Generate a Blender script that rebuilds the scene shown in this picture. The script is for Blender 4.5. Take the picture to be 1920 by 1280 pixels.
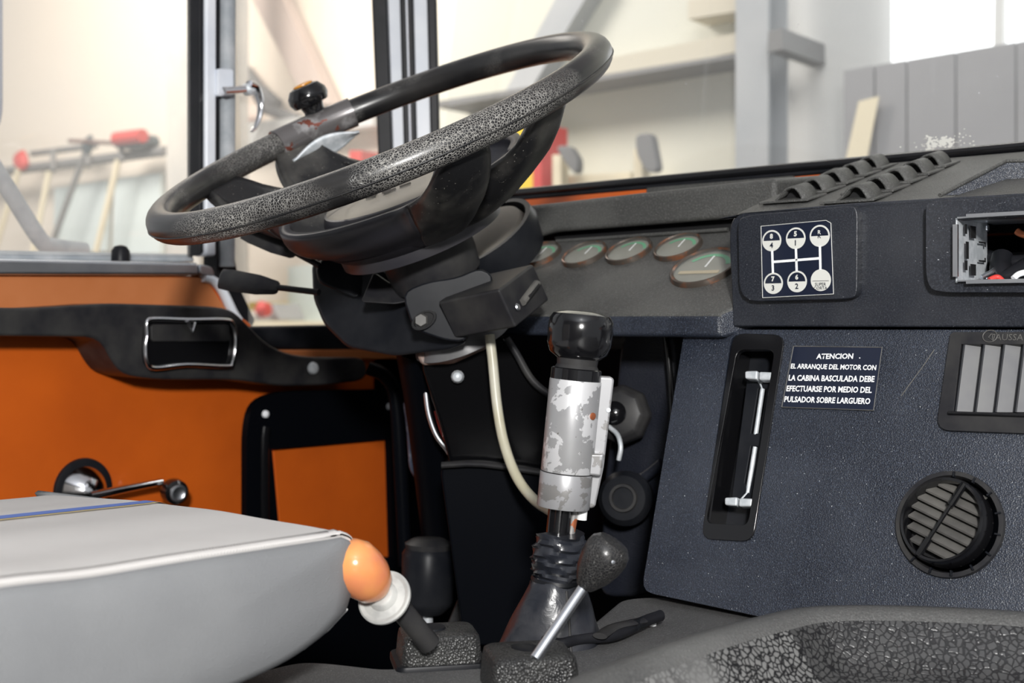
import bpy, bmesh, math, random
from mathutils import Vector as V, Matrix
from mathutils.geometry import tessellate_polygon
random.seed(4)
for o in list(bpy.data.objects): bpy.data.objects.remove(o)
S = bpy.context.scene; COL = S.collection
PI = math.pi
# ------------------------------------------------------------------ camera
# truck axes: X to the passenger side, Y forward, Z up; the camera sits at the open passenger side
ANG = math.radians(40); FPX = 2300.0
CF = V((-math.sin(ANG), math.cos(ANG), 0)); CR = V((math.cos(ANG), math.sin(ANG), 0)); CZ = V((0, 0, 1))
cd = bpy.data.cameras.new('camera'); cam = bpy.data.objects.new('camera', cd); COL.objects.link(cam)
cam.location = (0, 0, 0); cam.rotation_euler = (PI/2, 0, ANG)
cd.sensor_width = 36; cd.lens = 36*FPX/1920; cd.shift_y = -40/1920; cd.clip_start = .01
cd.dof.use_dof = True; cd.dof.focus_distance = 1.04; cd.dof.aperture_fstop = 7
S.camera = cam
# ------------------------------------------------------------------ world, lights, exposure
S.view_settings.view_transform = 'Standard'; S.view_settings.look = 'None'
S.view_settings.gamma = 1; S.view_settings.use_curve_mapping = False; S.view_settings.exposure = 0
W = bpy.data.worlds.new('world'); S.world = W; W.use_nodes = True
W.node_tree.nodes['Background'].inputs[0].default_value = (.93, .96, 1, 1)
W.node_tree.nodes['Background'].inputs[1].default_value = .42
def area(name, loc, target, size, power, col=(1, 1, 1), sy=None):
    l = bpy.data.lights.new(name, 'AREA'); l.energy = power; l.color = col; l.size = size
    if sy: l.shape = 'RECTANGLE'; l.size_y = sy
    o = bpy.data.objects.new(name, l); COL.objects.link(o); o.location = loc
    o.rotation_euler = (V(target)-V(loc)).to_track_quat('-Z', 'Y').to_euler(); return o
area('camera_flash', (.62, -.62, .50), (-.75, .95, -.02), .16, 52, (1, .985, .96))
area('hall_fill', (-6.0, 2.2, 3.4), (-6.5, 4.9, .4), 3.0, 285, (1, .93, .84), 1.2)  # added lamp, no fitting modelled; brightens the left stretch of hall wall
area('hall_fill', (-1.0, 2.6, 3.6), (-1.5, 4.9, .5), 3.0, 98, (1, .98, .93), 1.2)  # second added lamp, brightens the wall behind the windscreen
# ------------------------------------------------------------------ pixel -> real plane helpers
def ray(u, v): return CF + CR*((u-960)/FPX) + CZ*(-(v-600)/FPX)
def D(u, v, d): return ray(u, v)*d
def onX(u, v, x): r = ray(u, v); return r*(x/r.x)
def onY(u, v, y): r = ray(u, v); return r*(y/r.y)
def onZ(u, v, z): r = ray(u, v); return r*(z/r.z)
def onP(u, v, p, n): r = ray(u, v); return r*(p.dot(n)/r.dot(n))
# ------------------------------------------------------------------ materials
MATS = {}
def mat(name, col, rough=.5, metal=0, bump=None, var=None, speck=None, coat=0, spec=.5, crack=None, patch=None, emis=None, fine=None):
    m = bpy.data.materials.new(name); m.use_nodes = True; nt = m.node_tree; N = nt.nodes; L = nt.links
    b = N['Principled BSDF']; b.inputs['Roughness'].default_value = rough; b.inputs['Metallic'].default_value = metal
    b.inputs['Coat Weight'].default_value = coat; b.inputs['Coat Roughness'].default_value = .08
    b.inputs['Specular IOR Level'].default_value = spec
    tc = N.new('ShaderNodeTexCoord'); cur = None
    def rgb(c): n = N.new('ShaderNodeRGB'); n.outputs[0].default_value = (*c, 1); return n.outputs[0]
    def noise(s, det=3, dist=0, r=.55):
        n = N.new('ShaderNodeTexNoise'); n.inputs['Scale'].default_value = s; n.inputs['Detail'].default_value = det
        n.inputs['Distortion'].default_value = dist; n.inputs['Roughness'].default_value = r
        L.new(tc.outputs['Object'], n.inputs['Vector']); return n.outputs[0]
    def ramp(x, a, c_):
        n = N.new('ShaderNodeMapRange'); n.inputs[1].default_value = a; n.inputs[2].default_value = c_; L.new(x, n.inputs[0]); return n.outputs[0]
    def mix(f, a, c_):
        n = N.new('ShaderNodeMix'); n.data_type = 'RGBA'; L.new(f, n.inputs[0]); L.new(a, n.inputs[6]); L.new(c_, n.inputs[7]); return n.outputs[2]
    def mul(a, c_):
        n = N.new('ShaderNodeMath'); n.operation = 'MULTIPLY'; L.new(a, n.inputs[0])
        if isinstance(c_, float): n.inputs[1].default_value = c_
        else: L.new(c_, n.inputs[1])
        return n.outputs[0]
    cur = rgb(col); h = None
    if var:                                    # (scale, colour, lo, hi)
        cur = mix(ramp(noise(var[0], 4), var[2] if len(var) > 2 else .35, var[3] if len(var) > 3 else .7), cur, rgb(var[1]))
    if fine:                                   # (scale, colour, lo, hi) dust tone mixed in to raise grain contrast
        cur = mix(ramp(noise(fine[0], 2), fine[2], fine[3]), cur, rgb(fine[1]))
    if patch:                                  # (scale, colour, threshold) hard-edged chips
        f = ramp(noise(patch[0], 6, .3, .6), patch[2], patch[2]+.012); cur = mix(f, cur, rgb(patch[1]))
    if crack:                                  # (scale, colour, width, area_lo, area_hi)
        vo = N.new('ShaderNodeTexVoronoi'); vo.feature = 'DISTANCE_TO_EDGE'; vo.inputs['Scale'].default_value = crack[0]
        mp = N.new('ShaderNodeVectorMath'); mp.operation = 'ADD'
        nz = N.new('ShaderNodeTexNoise'); nz.inputs['Scale'].default_value = crack[0]*.8; L.new(tc.outputs['Object'], nz.inputs['Vector'])
        sc = N.new('ShaderNodeVectorMath'); sc.operation = 'SCALE'; sc.inputs['Scale'].default_value = .6/crack[0]; L.new(nz.outputs['Color'], sc.inputs[0])
        L.new(tc.outputs['Object'], mp.inputs[0]); L.new(sc.outputs[0], mp.inputs[1]); L.new(mp.outputs[0], vo.inputs['Vector'])
        f = ramp(vo.outputs[0], crack[2], crack[2]*.35)
        area_ = ramp(noise(6, 3), crack[3], crack[4]); f = mul(f, area_)
        cur = mix(f, cur, rgb(crack[1])); h = (f, -.3)
    if speck:                                  # (scale, colour, threshold)
        f = ramp(noise(speck[0], 1), speck[2], speck[2]+.04); cur = mix(f, cur, rgb(speck[1]))
    L.new(cur, b.inputs['Base Color'])
    if bump:                                   # (scale, strength, kind)
        if bump[2] == 'grain':
            vo = N.new('ShaderNodeTexVoronoi'); vo.feature = 'F1'; vo.inputs['Scale'].default_value = bump[0]
            L.new(tc.outputs['Object'], vo.inputs['Vector']); hh = vo.outputs[0]
        elif bump[2] == 'weave':
            wv = N.new('ShaderNodeTexWave'); wv.inputs['Scale'].default_value = bump[0]; wv.bands_direction = 'DIAGONAL'; wv.inputs['Distortion'].default_value = 1.5
            L.new(tc.outputs['Object'], wv.inputs['Vector']); hh = wv.outputs[1]
        else: hh = noise(bump[0], 4, 1.2 if bump[2] == 'wrinkle' else 0)
        bp = N.new('ShaderNodeBump'); bp.inputs['Strength'].default_value = bump[1]; bp.inputs['Distance'].default_value = .001
        L.new(hh, bp.inputs['Height'])
        L.new(bp.outputs[0], b.inputs['Normal'])
    elif h:
        bp = N.new('ShaderNodeBump'); bp.inputs['Strength'].default_value = .5; bp.inputs['Distance'].default_value = .0008; bp.invert = True
        L.new(h[0], bp.inputs['Height']); L.new(bp.outputs[0], b.inputs['Normal'])
    if emis: b.inputs['Emission Color'].default_value = (*emis[:3], 1); b.inputs['Emission Strength'].default_value = emis[3]
    MATS[name] = m; return m
vinyl = mat('blue_sheen_black_vinyl', (.007, .010, .019), .40, fine=(850, (.055, .070, .102), .50, .80), bump=(850, .42, 'grain'), var=(9, (.028, .033, .046)), speck=(700, (.6, .63, .65), .76), spec=.7)  # blue tone puts a bluish reflection into the colour of black vinyl
vinyl_top = mat('dusty_black_vinyl', (.050, .050, .048), .5, fine=(500, (.13, .13, .125), .5, .8), bump=(800, .5, 'grain'), var=(14, (.085, .085, .080)), speck=(800, (.5, .5, .5), .80))
vinyl_face = mat('creased_black_vinyl', (.009, .011, .017), .36, fine=(800, (.050, .055, .068), .48, .8), bump=(110, .55, 'wrinkle'), var=(12, (.028, .030, .036)), speck=(700, (.45, .47, .5), .76), spec=.6)
plastic = mat('black_plastic', (.007, .008, .011), .36, spec=.12, var=(20, (.018, .019, .022)))
plastic_grey = mat('dusty_grey_black_plastic', (.017, .017, .020), .42, spec=.2, var=(25, (.042, .041, .04)))
gloss = mat('glossy_black_plastic', (.006, .006, .007), .16, coat=.3)
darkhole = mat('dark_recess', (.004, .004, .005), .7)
rubber = mat('black_rubber', (.007, .008, .010), .42, spec=.2, var=(30, (.014, .014, .017)))
orange = mat('orange_paint', (.66, .125, .012), .28, var=(5, (.48, .085, .010), .3, .7), coat=.25)
orange2 = mat('dusty_orange_paint', (.56, .20, .075), .42, var=(7, (.45, .14, .04), .3, .7))
chrome = mat('chrome', (.8, .8, .82), .12, 1)
alu = mat('brushed_aluminium', (.62, .65, .70), .35, 1, var=(15, (.8, .82, .85)))
zinc = mat('zinc_plated_steel', (.55, .59, .62), .5, .35, var=(120, (.72, .75, .78), .4, .6))
whitepaint = mat('white_painted_metal', (.80, .83, .88), .3, var=(10, (.66, .70, .78)))
greypost = mat('dusty_grey_rubber', (.30, .33, .36), .6, var=(25, (.5, .52, .54)))
silverpaint = mat('chipped_silver_paint', (.30, .30, .31), .36, .3, patch=(50, (.62, .62, .63), .50), speck=(260, (.16, .15, .14), .74), var=(18, (.36, .36, .36)))
silverpaint2 = mat('worn_silver_paint', (.34, .34, .35), .36, .3, patch=(28, (.22, .215, .21), .54), speck=(260, (.2, .2, .2), .74))
seatfab = mat('toplit_grey_seat_cloth', (.56, .54, .525), .9, bump=(900, .25, 'weave'), var=(5, (.62, .60, .585)), spec=.15)  # tone raised to put ambient light from above into the cloth
seatfab2 = mat('blue_grey_seat_cloth', (.20, .205, .212), .9, bump=(1100, .3, 'grain'), var=(7, (.25, .255, .26)), spec=.15)
bluest = mat('blue_stripe_cloth', (.10, .17, .47), .85); yelst = mat('yellow_stripe_cloth', (.62, .47, .16), .85)
carpet = mat('dusty_grey_rubber_mat', (.055, .055, .057), .75, fine=(800, (.16, .16, .16), .5, .8), bump=(700, .6, 'grain'), var=(6, (.095, .094, .092)), speck=(700, (.5, .5, .5), .77))
trayrim = mat('worn_grey_tray_vinyl', (.06, .06, .06), .45, fine=(800, (.16, .16, .155), .48, .8), var=(7, (.13, .13, .126)), speck=(700, (.5, .5, .5), .79), bump=(500, .4, 'grain'))
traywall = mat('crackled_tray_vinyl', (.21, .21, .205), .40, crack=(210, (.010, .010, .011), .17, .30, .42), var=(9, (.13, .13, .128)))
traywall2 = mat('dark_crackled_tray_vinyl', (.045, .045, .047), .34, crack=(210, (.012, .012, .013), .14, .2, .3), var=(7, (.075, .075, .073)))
rimmat = mat('cracked_black_rim_rubber', (.012, .012, .013), .30, crack=(430, (.30, .29, .27), .12, .44, .60), var=(14, (.032, .030, .029), .4, .7), spec=.6)
wheelpl = mat('dusty_black_wheel_plastic', (.013, .013, .014), .36, var=(16, (.11, .105, .095), .47, .78), speck=(420, (.20, .19, .17), .72))
bowlmat = mat('slate_black_wheel_plastic', (.020, .020, .027), .38, var=(10, (.034, .032, .035)))
padmat = mat('dusty_cream_horn_pad', (.33, .30, .25), .6, var=(14, (.25, .23, .20)))
ink = mat('dark_grey_lettering', (.05, .045, .04), .6)
boot = mat('wrinkled_black_leather', (.016, .018, .024), .28, bump=(60, .5, 'wrinkle'), var=(22, (.06, .06, .065), .48, .75))
grained = mat('coarse_grained_black_plastic', (.014, .014, .015), .34, fine=(800, (.07, .07, .068), .5, .8), bump=(520, 1.0, 'grain'), var=(30, (.04, .04, .038)))
cracked_knob = mat('crackled_black_knob', (.016, .016, .017), .28, crack=(480, (.10, .096, .09), .06, .42, .56), bump=None)
orknob = mat('orange_pink_plastic_knob', (.66, .20, .10), .22, var=(16, (.78, .34, .10), .45, .75), coat=.4)
orcap = mat('amber_cap', (.70, .29, .02), .3)
brown = mat('brown_worn_patch', (.16, .055, .04), .45, var=(40, (.2, .17, .16)))
hosemat = mat('yellowed_white_hose', (.55, .53, .44), .35, var=(20, (.45, .42, .30)))
copper = mat('rusty_copper', (.45, .14, .06), .45, .6)
platemat = mat('dark_blue_plate', (.008, .012, .028), .14, coat=.5)
platewhite = mat('off_white_print', (.62, .62, .58), .45); white = mat('white_print', (.85, .86, .86), .45)
gaugeface = mat('faded_gauge_face', (.20, .20, .17), .35, var=(30, (.26, .26, .22)))
green = mat('green_gauge_band', (.10, .42, .22), .4); needle = mat('tan_gauge_band', (.48, .40, .26), .4)
bezelm = mat('bronze_worn_bezel', (.11, .09, .075), .3, .5, var=(60, (.25, .10, .05), .5, .65))
ventm = mat('dusty_vent_plastic', (.13, .125, .115), .5, var=(30, (.06, .058, .056)))
ventdusty = mat('dusty_louvre_plastic', (.13, .13, .128), .5, var=(16, (.07, .072, .085)))
brownstrip = mat('tan_brown_plastic', (.30, .14, .09), .35, var=(18, (.20, .15, .13), .4, .6))
wallm = mat('peach_hall_plaster', (.86, .77, .66), .9, var=(.5, (.80, .74, .66)))
wallm2 = mat('grey_green_hall_plaster', (.60, .61, .56), .9, var=(.6, (.64, .63, .54)))
palegrey = mat('pale_grey_hall_panel', (.60, .61, .61), .8, var=(1, (.68, .68, .66)))
bluepanel = mat('pale_blue_cloth_panel', (.66, .74, .74), .9); steel = mat('grey_steel_column', (.36, .38, .40), .6, var=(2, (.45, .46, .47)))
colm = mat('weathered_grey_beige_column', (.46, .45, .43), .8, var=(2, (.62, .58, .52)))
brace = mat('brown_grey_brace', (.60, .50, .45), .8); beige = mat('beige_beam', (.60, .56, .46), .8); darkbar = mat('dark_steel_bar', (.20, .20, .20), .6)
greysheet = mat('dark_grey_sheet', (.29, .29, .30), .45, var=(1.2, (.36, .36, .37), .3, .7)); cream = mat('cream_wood', (.78, .70, .52), .7)
redm = mat('red_plastic', (.62, .05, .04), .5); yellowm = mat('yellow_painted_panel', (.85, .60, .02), .5); tealm = mat('dark_teal_plastic', (.06, .08, .09), .5)
concrete = mat('grey_concrete', (.32, .31, .30), .85, var=(1.5, (.40, .39, .37)))
daylit = mat('daylight_window', (1, 1, 1), .5, emis=(.93, .98, 1, 1.6))
mirrorm = mat('grey_blue_mirror_shell', (.35, .38, .48), .35)
spotm = mat('plain_white_dot', (.9, .92, .95), .25)  # plain white, used for the pocket rivets
blackcloth = mat('dark_blue_black_sheet_metal', (.0025, .003, .0045), .4, spec=.03)
navypad = mat('dark_navy_pad', (.010, .012, .020), .42, bump=(700, .4, 'grain'), var=(14, (.022, .024, .032)))
def glassmat(name, dust, col, amount, streak=False):
    m = bpy.data.materials.new(name); m.use_nodes = True; nt = m.node_tree; N = nt.nodes; L = nt.links; N.clear()
    out = N.new('ShaderNodeOutputMaterial'); tr = N.new('ShaderNodeBsdfTransparent'); gl = N.new('ShaderNodeBsdfGlossy'); gl.inputs['Roughness'].default_value = .03
    df = N.new('ShaderNodeBsdfDiffuse'); df.inputs[0].default_value = (*col, 1)
    fr = N.new('ShaderNodeMath'); fr.operation = 'ADD'; fr.inputs[0].default_value = .02; fr.inputs[1].default_value = .02
    m1 = N.new('ShaderNodeMixShader'); L.new(fr.outputs[0], m1.inputs[0]); L.new(tr.outputs[0], m1.inputs[1]); L.new(gl.outputs[0], m1.inputs[2])
    tc = N.new('ShaderNodeTexCoord'); nz = N.new('ShaderNodeTexNoise'); nz.inputs['Scale'].default_value = 4; nz.inputs['Detail'].default_value = 4
    L.new(tc.outputs['Object'], nz.inputs['Vector'])
    mr = N.new('ShaderNodeMapRange'); mr.inputs[1].default_value = .3; mr.inputs[2].default_value = .75; mr.inputs[3].default_value = amount*.5; mr.inputs[4].default_value = amount
    L.new(nz.outputs[0], mr.inputs[0]); fac = mr.outputs[0]
    if streak:
        mp = N.new('ShaderNodeMapping'); mp.inputs['Scale'].default_value = (45, 1, 1.2); L.new(tc.outputs['Object'], mp.inputs[0])
        n2 = N.new('ShaderNodeTexNoise'); n2.inputs['Scale'].default_value = 1; n2.inputs['Detail'].default_value = 1; L.new(mp.outputs[0], n2.inputs['Vector'])
        r2 = N.new('ShaderNodeMapRange'); r2.inputs[1].default_value = .70; r2.inputs[2].default_value = .8; r2.inputs[4].default_value = .10; L.new(n2.outputs[0], r2.inputs[0])
        n3 = N.new('ShaderNodeTexNoise'); n3.inputs['Scale'].default_value = 160; n3.inputs['Detail'].default_value = 1; L.new(tc.outputs['Object'], n3.inputs['Vector'])
        r3 = N.new('ShaderNodeMapRange'); r3.inputs[1].default_value = .80; r3.inputs[2].default_value = .84; r3.inputs[4].default_value = .5; L.new(n3.outputs[0], r3.inputs[0])
        a = N.new('ShaderNodeMath'); L.new(fac, a.inputs[0]); L.new(r2.outputs[0], a.inputs[1])
        a2 = N.new('ShaderNodeMath'); L.new(a.outputs[0], a2.inputs[0]); L.new(r3.outputs[0], a2.inputs[1]); fac = a2.outputs[0]
    m2 = N.new('ShaderNodeMixShader'); L.new(fac, m2.inputs[0]); L.new(m1.outputs[0], m2.inputs[1]); L.new(df.outputs[0], m2.inputs[2])
    L.new(m2.outputs[0], out.inputs[0]); return m
glass = glassmat('dusty_windscreen_glass', .1, (.8, .82, .84), .05, True)
glass2 = glassmat('side_window_glass', .1, (.95, .93, .88), .16)
gglass = glassmat('gauge_glass', .1, (.6, .6, .55), .10)
# ------------------------------------------------------------------ geometry helpers
class G:
    def __init__(s): s.v = []; s.f = []
    def add(s, vs, fs):
        k = len(s.v); s.v += [V(p) for p in vs]; s.f += [tuple(i+k for i in f) for f in fs]; return s
    def box(s, o, a, b, c):                                     # corner and three edge vectors
        o, a, b, c = V(o), V(a), V(b), V(c)
        return s.add([o, o+a, o+a+b, o+b, o+c, o+a+c, o+a+b+c, o+b+c], [(0, 3, 2, 1), (4, 5, 6, 7), (0, 1, 5, 4), (1, 2, 6, 5), (2, 3, 7, 6), (3, 0, 4, 7)])
    def cbox(s, c, a, b, d): c, a, b, d = V(c), V(a), V(b), V(d); return s.box(c-(a+b+d)/2, a, b, d)
    def extr(s, pts, vec):                                      # polygon (convex or not) pushed along vec
        n = len(pts); vec = V(vec); pts = [V(p) for p in pts]
        return s.add(pts+[p+vec for p in pts], [tuple(range(n)), tuple(range(2*n-1, n-1, -1))]+[((i+1) % n, i, i+n, (i+1) % n+n) for i in range(n)])
    def rings(s, rs, closed=True, cap=True):                    # list of equal-length vertex rings
        n = len(rs[0]); vs = [p for r in rs for p in r]; fs = []
        for i in range(len(rs)-1):
            for j in range(n if closed else n-1):
                k = (j+1) % n; fs.append((i*n+j, i*n+k, (i+1)*n+k, (i+1)*n+j))
        if cap and closed: fs.append(tuple(range(n-1, -1, -1))); fs.append(tuple(range((len(rs)-1)*n, len(rs)*n)))
        return s.add(vs, fs)
    def tube(s, pts, r, n=14, smooth=0, flat=None):
        pts = [V(p) for p in pts]
        if smooth: pts = catmull(pts, smooth)
        m = len(pts); rr = [r]*m if not isinstance(r, (list, tuple)) else [r[0]+(r[1]-r[0])*i/(m-1) for i in range(m)]
        t0 = (pts[1]-pts[0]).normalized(); up = V((0, 0, 1)) if abs(t0.z) < .9 else V((1, 0, 0)); a = t0.cross(up).normalized(); rs = []
        for i, p in enumerate(pts):
            t = (pts[min(i+1, m-1)]-pts[max(i-1, 0)]).normalized(); a = (a-t*a.dot(t)).normalized(); b = t.cross(a)
            rs.append([p+a*(math.cos(q)*rr[i])+b*(math.sin(q)*rr[i]*(flat or 1)) for q in [2*PI*k/n for k in range(n)]])
        return s.rings(rs)
    def lathe(s, prof, o, ax, n=40, ex=None, ey=1.0, cap=True):       # prof: (radius, height along ax)
        o, ax = V(o), V(ax).normalized(); up = ex.normalized() if ex else (V((0, 0, 1)) if abs(ax.z) < .9 else V((1, 0, 0)))
        a = (up-ax*up.dot(ax)).normalized(); b = ax.cross(a)
        return s.rings([[o+ax*h+a*(r*math.cos(q))+b*(r*ey*math.sin(q)) for q in [2*PI*k/n for k in range(n)]] for r, h in prof], cap=cap)
    def grid(s, f, nu, nv):
        vs = [f(i/nu, j/nv) for i in range(nu+1) for j in range(nv+1)]
        return s.add(vs, [(i*(nv+1)+j, (i+1)*(nv+1)+j, (i+1)*(nv+1)+j+1, i*(nv+1)+j+1) for i in range(nu) for j in range(nv)])
    def plate(s, outer, holes, vec):                            # flat plate with holes, pushed along vec
        loops = [[V(p) for p in outer]]+[[V(p) for p in h] for h in holes]; flat = [p for l in loops for p in l]; n = len(flat); vec = V(vec)
        tri = tessellate_polygon(loops); fs = [tuple(t) for t in tri]+[tuple(i+n for i in reversed(t)) for t in tri]; k = 0
        for l in loops:
            m = len(l); fs += [(k+i, k+(i+1) % m, k+(i+1) % m+n, k+i+n) for i in range(m)]; k += m
        return s.add(flat+[p+vec for p in flat], fs)
def catmull(p, k):
    out = []; P = [p[0]*2-p[1]]+list(p)+[p[-1]*2-p[-2]]
    for i in range(1, len(P)-2):
        for j in range(k):
            t = j/k; a, b, c, d = P[i-1], P[i], P[i+1], P[i+2]
            out.append(.5*((2*b)+(c-a)*t+(2*a-5*b+4*c-d)*t*t+(3*b-a-3*c+d)*t**3))
    return out+[p[-1]]
def rnd(pts, r=.25, k=4):                                       # round the corners of a closed polygon
    out = []; n = len(pts)
    for i in range(n):
        p, a, b = pts[i], pts[i-1], pts[(i+1) % n]
        rr = r if isinstance(r, (int, float)) else r[i]
        da, db = (a-p), (b-p); la = min(rr, da.length*.48); lb = min(rr, db.length*.48)
        if rr <= 1e-5: out.append(p); continue
        p0, p1 = p+da.normalized()*la, p+db.normalized()*lb
        for j in range(k+1): t = j/k; out.append(p0*(1-t)**2+p*2*t*(1-t)+p1*t*t)
    return out
ORG = {}
def tag(o, label=None, cat=None, group=None, kind=None):
    if label: o['label'] = label
    if cat: o['category'] = cat
    if group: o['group'] = group
    if kind: o['kind'] = kind
    return o
def thing(name, label, cat, loc=(0, 0, 0), group=None):
    o = bpy.data.objects.new(name, None); COL.objects.link(o); o.location = loc; o.empty_display_size = .02; ORG[o] = V(loc)
    return tag(o, label, cat, group)
def obj(name, g, m, parent=None, bev=0, sharp=35, label=None, seg=3, org=None, sub=0, solid=0, ang=30):
    me = bpy.data.meshes.new(name); off = ORG[parent] if parent else (V(org) if org else V((0, 0, 0)))
    me.from_pydata([tuple(p-off) for p in g.v], [], g.f); me.validate()
    bm = bmesh.new(); bm.from_mesh(me); bmesh.ops.remove_doubles(bm, verts=bm.verts, dist=1e-6); bmesh.ops.recalc_face_normals(bm, faces=bm.faces); bm.to_mesh(me); bm.free()
    me.materials.append(m); me.shade_smooth()
    o = bpy.data.objects.new(name, me); COL.objects.link(o)
    if parent: o.parent = parent
    else: o.location = off
    ORG[o] = off
    if bev:
        b = o.modifiers.new('bevel', 'BEVEL'); b.width = bev; b.segments = seg; b.limit_method = 'ANGLE'; b.angle_limit = math.radians(ang); b.harden_normals = True
    elif sharp: me.set_sharp_from_angle(angle=math.radians(sharp))
    if solid: q = o.modifiers.new('solid', 'SOLIDIFY'); q.thickness = solid; q.offset = 0
    if sub: q = o.modifiers.new('sub', 'SUBSURF'); q.levels = sub; q.render_levels = sub
    if label: o['label'] = label
    return o
def lobj(name, g, m, label, cat, org, **k): return tag(obj(name, g, m, org=org, **k), label, cat)
def text(s_, name, m, o, ex, ey, h, width=None, parent=None, bold=.0, push=.0004, shear=0, center=True):   # o = centre of the line; ex, ey unit axes
    c = bpy.data.curves.new('t', 'FONT'); c.body = s_; c.size = 1; c.extrude = 0; c.offset = bold; c.resolution_u = 2; c.shear = shear
    t = bpy.data.objects.new('t', c); COL.objects.link(t); dg = bpy.context.evaluated_depsgraph_get(); dg.update()
    me = bpy.data.meshes.new_from_object(t.evaluated_get(dg)); bpy.data.objects.remove(t)
    xs = [v.co.x for v in me.vertices]; ys = [v.co.y for v in me.vertices]; x0, x1, y0, y1 = min(xs), max(xs), min(ys), max(ys)
    sy = h/(y1-y0); sx = (width/(x1-x0)) if width else sy; n = ex.cross(ey).normalized()
    off = ORG[parent]
    for v in me.vertices: v.co = V(o)+ex*((v.co.x-(x0+x1)/2)*sx)+ey*((v.co.y-(y0+y1)/2)*sy)+n*push-off
    me.name = name; me.materials.clear(); me.materials.append(m); ob = bpy.data.objects.new(name, me); COL.objects.link(ob); ob.parent = parent; ORG[ob] = off
    return ob
X3, Y3, Z3 = V((1, 0, 0)), V((0, 1, 0)), V((0, 0, 1))

# ================================================================== the hall behind the truck
HY = 5.0
def hb(name, px, y, depth, m, label=None, cat=None, parent=None, **k):           # a board on the hall wall, outline in that wall's plane
    p = [onY(u, v, y) for u, v in px]; g = G().extr(p, (0, HY-.031-y if depth > .01 else depth, 0))
    return lobj(name, g, m, label, cat, sum(p, V())/len(p), **k) if parent is None else obj(name, g, m, parent, **k)
fz = -1.75
obj('floor', G().cbox((-4, 1, fz-.05), (18, 0, 0), (0, 10, 0), (0, 0, .1)), concrete)['kind'] = 'structure'
obj('wall_front', G().box((-14, HY, fz), (11.6, 0, 0), (0, .2, 0), (0, 0, 6.5)), wallm)['kind'] = 'structure'
obj('trim_1', G().box((-2.4-2.3, HY-.03, fz), (6.9, 0, 0), (0, .06, 0), (0, 0, 6.5)), wallm2, label='grey green painted stretch of hall wall seen through the windscreen')['kind'] = 'structure'
obj('trim_2', G().extr([onY(*p, HY-.06) for p in [(1440, -300), (1675, -300), (1675, 800), (1440, 800)]], (0, .06, 0)), palegrey)['kind'] = 'structure'
w = obj('window_1', G().extr([onY(*p, HY-.10) for p in [(1672, -330), (2050, -330), (2050, 140), (1672, 140)]], (0, .05, 0)), daylit); w['kind'] = 'structure'
obj('window_bar', G().extr([onY(*p, HY-.14) for p in [(1868, -330), (1885, -330), (1880, 140), (1862, 140)]], (0, .04, 0)), palegrey, w)
# steel columns
for (px, y, m, lb) in ([(312, -300), (374, -300), (374, 900), (312, 900)], 4.2, colm, 'weathered grey beige column behind the driver door window'), \
                      ([(1379, -300), (1440, -300), (1440, 900), (1379, 900)], 4.6, steel, 'smooth blue grey steel column behind the windscreen'):
    p = [onY(u, v, y) for u, v in px]; p = [V((q.x, q.y, max(q.z, fz))) for q in p]; c = (p[2]+p[3])/2
    t = thing('steel_column', lb, 'column', (c.x, y, fz)); w_ = p[1].x-p[0].x
    g = G().box((p[0].x, y, fz), (w_, 0, 0), (0, .012, 0), (0, 0, 5.5)).box((p[0].x+w_*.42, y+.012, fz), (w_*.16, 0, 0), (0, w_, 0), (0, 0, 5.5)).box((p[0].x, y+.012+w_, fz), (w_, 0, 0), (0, .012, 0), (0, 0, 5.5))
    obj('shaft', g, m, t); obj('base_plate', G().box((p[0].x-.05, y-.05, fz), (w_+.1, 0, 0), (0, w_+.12, 0), (0, 0, .02)), darkbar, t)
hb('brace', [(452, -40), (512, -40), (622, 195), (575, 195)], 4.88, .08, brace, 'brown grey diagonal brace above the spinner knob', 'brace')
hb('brace', [(1062, -40), (1120, -40), (985, 185), (940, 185)], 4.85, .08, steel, 'dark grey diagonal brace behind the top of the steering wheel', 'brace')
hb('wall_beam', [(1090, 118), (1379, 62), (1379, 98), (1090, 158)], 4.80, .1, beige, 'beige beam crossing the wall left of the steel column', 'beam')
hb('wall_dark_strip', [(820, 190), (1379, 100), (1379, 108), (820, 202)], 4.72, .03, darkbar, 'thin dark strip under the beige beam', 'conduit')  # plain dark strip along the line below the beam
hb('wall_board', [(1290, 0), (1379, -12), (1379, 22), (1290, 36)], 4.80, .1, beige, 'short beige board high on the wall left of the column', 'board')
hb('wall_bracket', [(1441, 58), (1466, 52), (1468, 92), (1441, 98)], 4.55, .1, darkbar, 'small dark bracket on the right side of the column', 'bracket')
# grey sheet stack behind the windscreen, right
t = thing('sheet_panel_stack', 'dark grey panels standing side by side below the bright window', 'panels', onY(1750, 300, 4.4))
us = [1580, 1640, 1700, 1792, 1905, 2060]
for i in range(5):
    a, b = us[i], us[i+1]; tp = lambda u: 132-(u-1580)*.165
    obj('panel', G().extr([onY(a+1.5, tp(a), 4.4), onY(b-1.5, tp(b), 4.4), onY(b-1.5, 640, 4.4), onY(a+1.5, 640, 4.4)], (0, .03+.004*(i % 2), 0)), greysheet, t, bev=.003)
hb('paper_sheet', [(1610, 190), (1648, 180), (1625, 300), (1585, 300)], 4.37, .004, cream, 'crumpled cream paper against the leftmost dark panel', 'paper')
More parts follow.
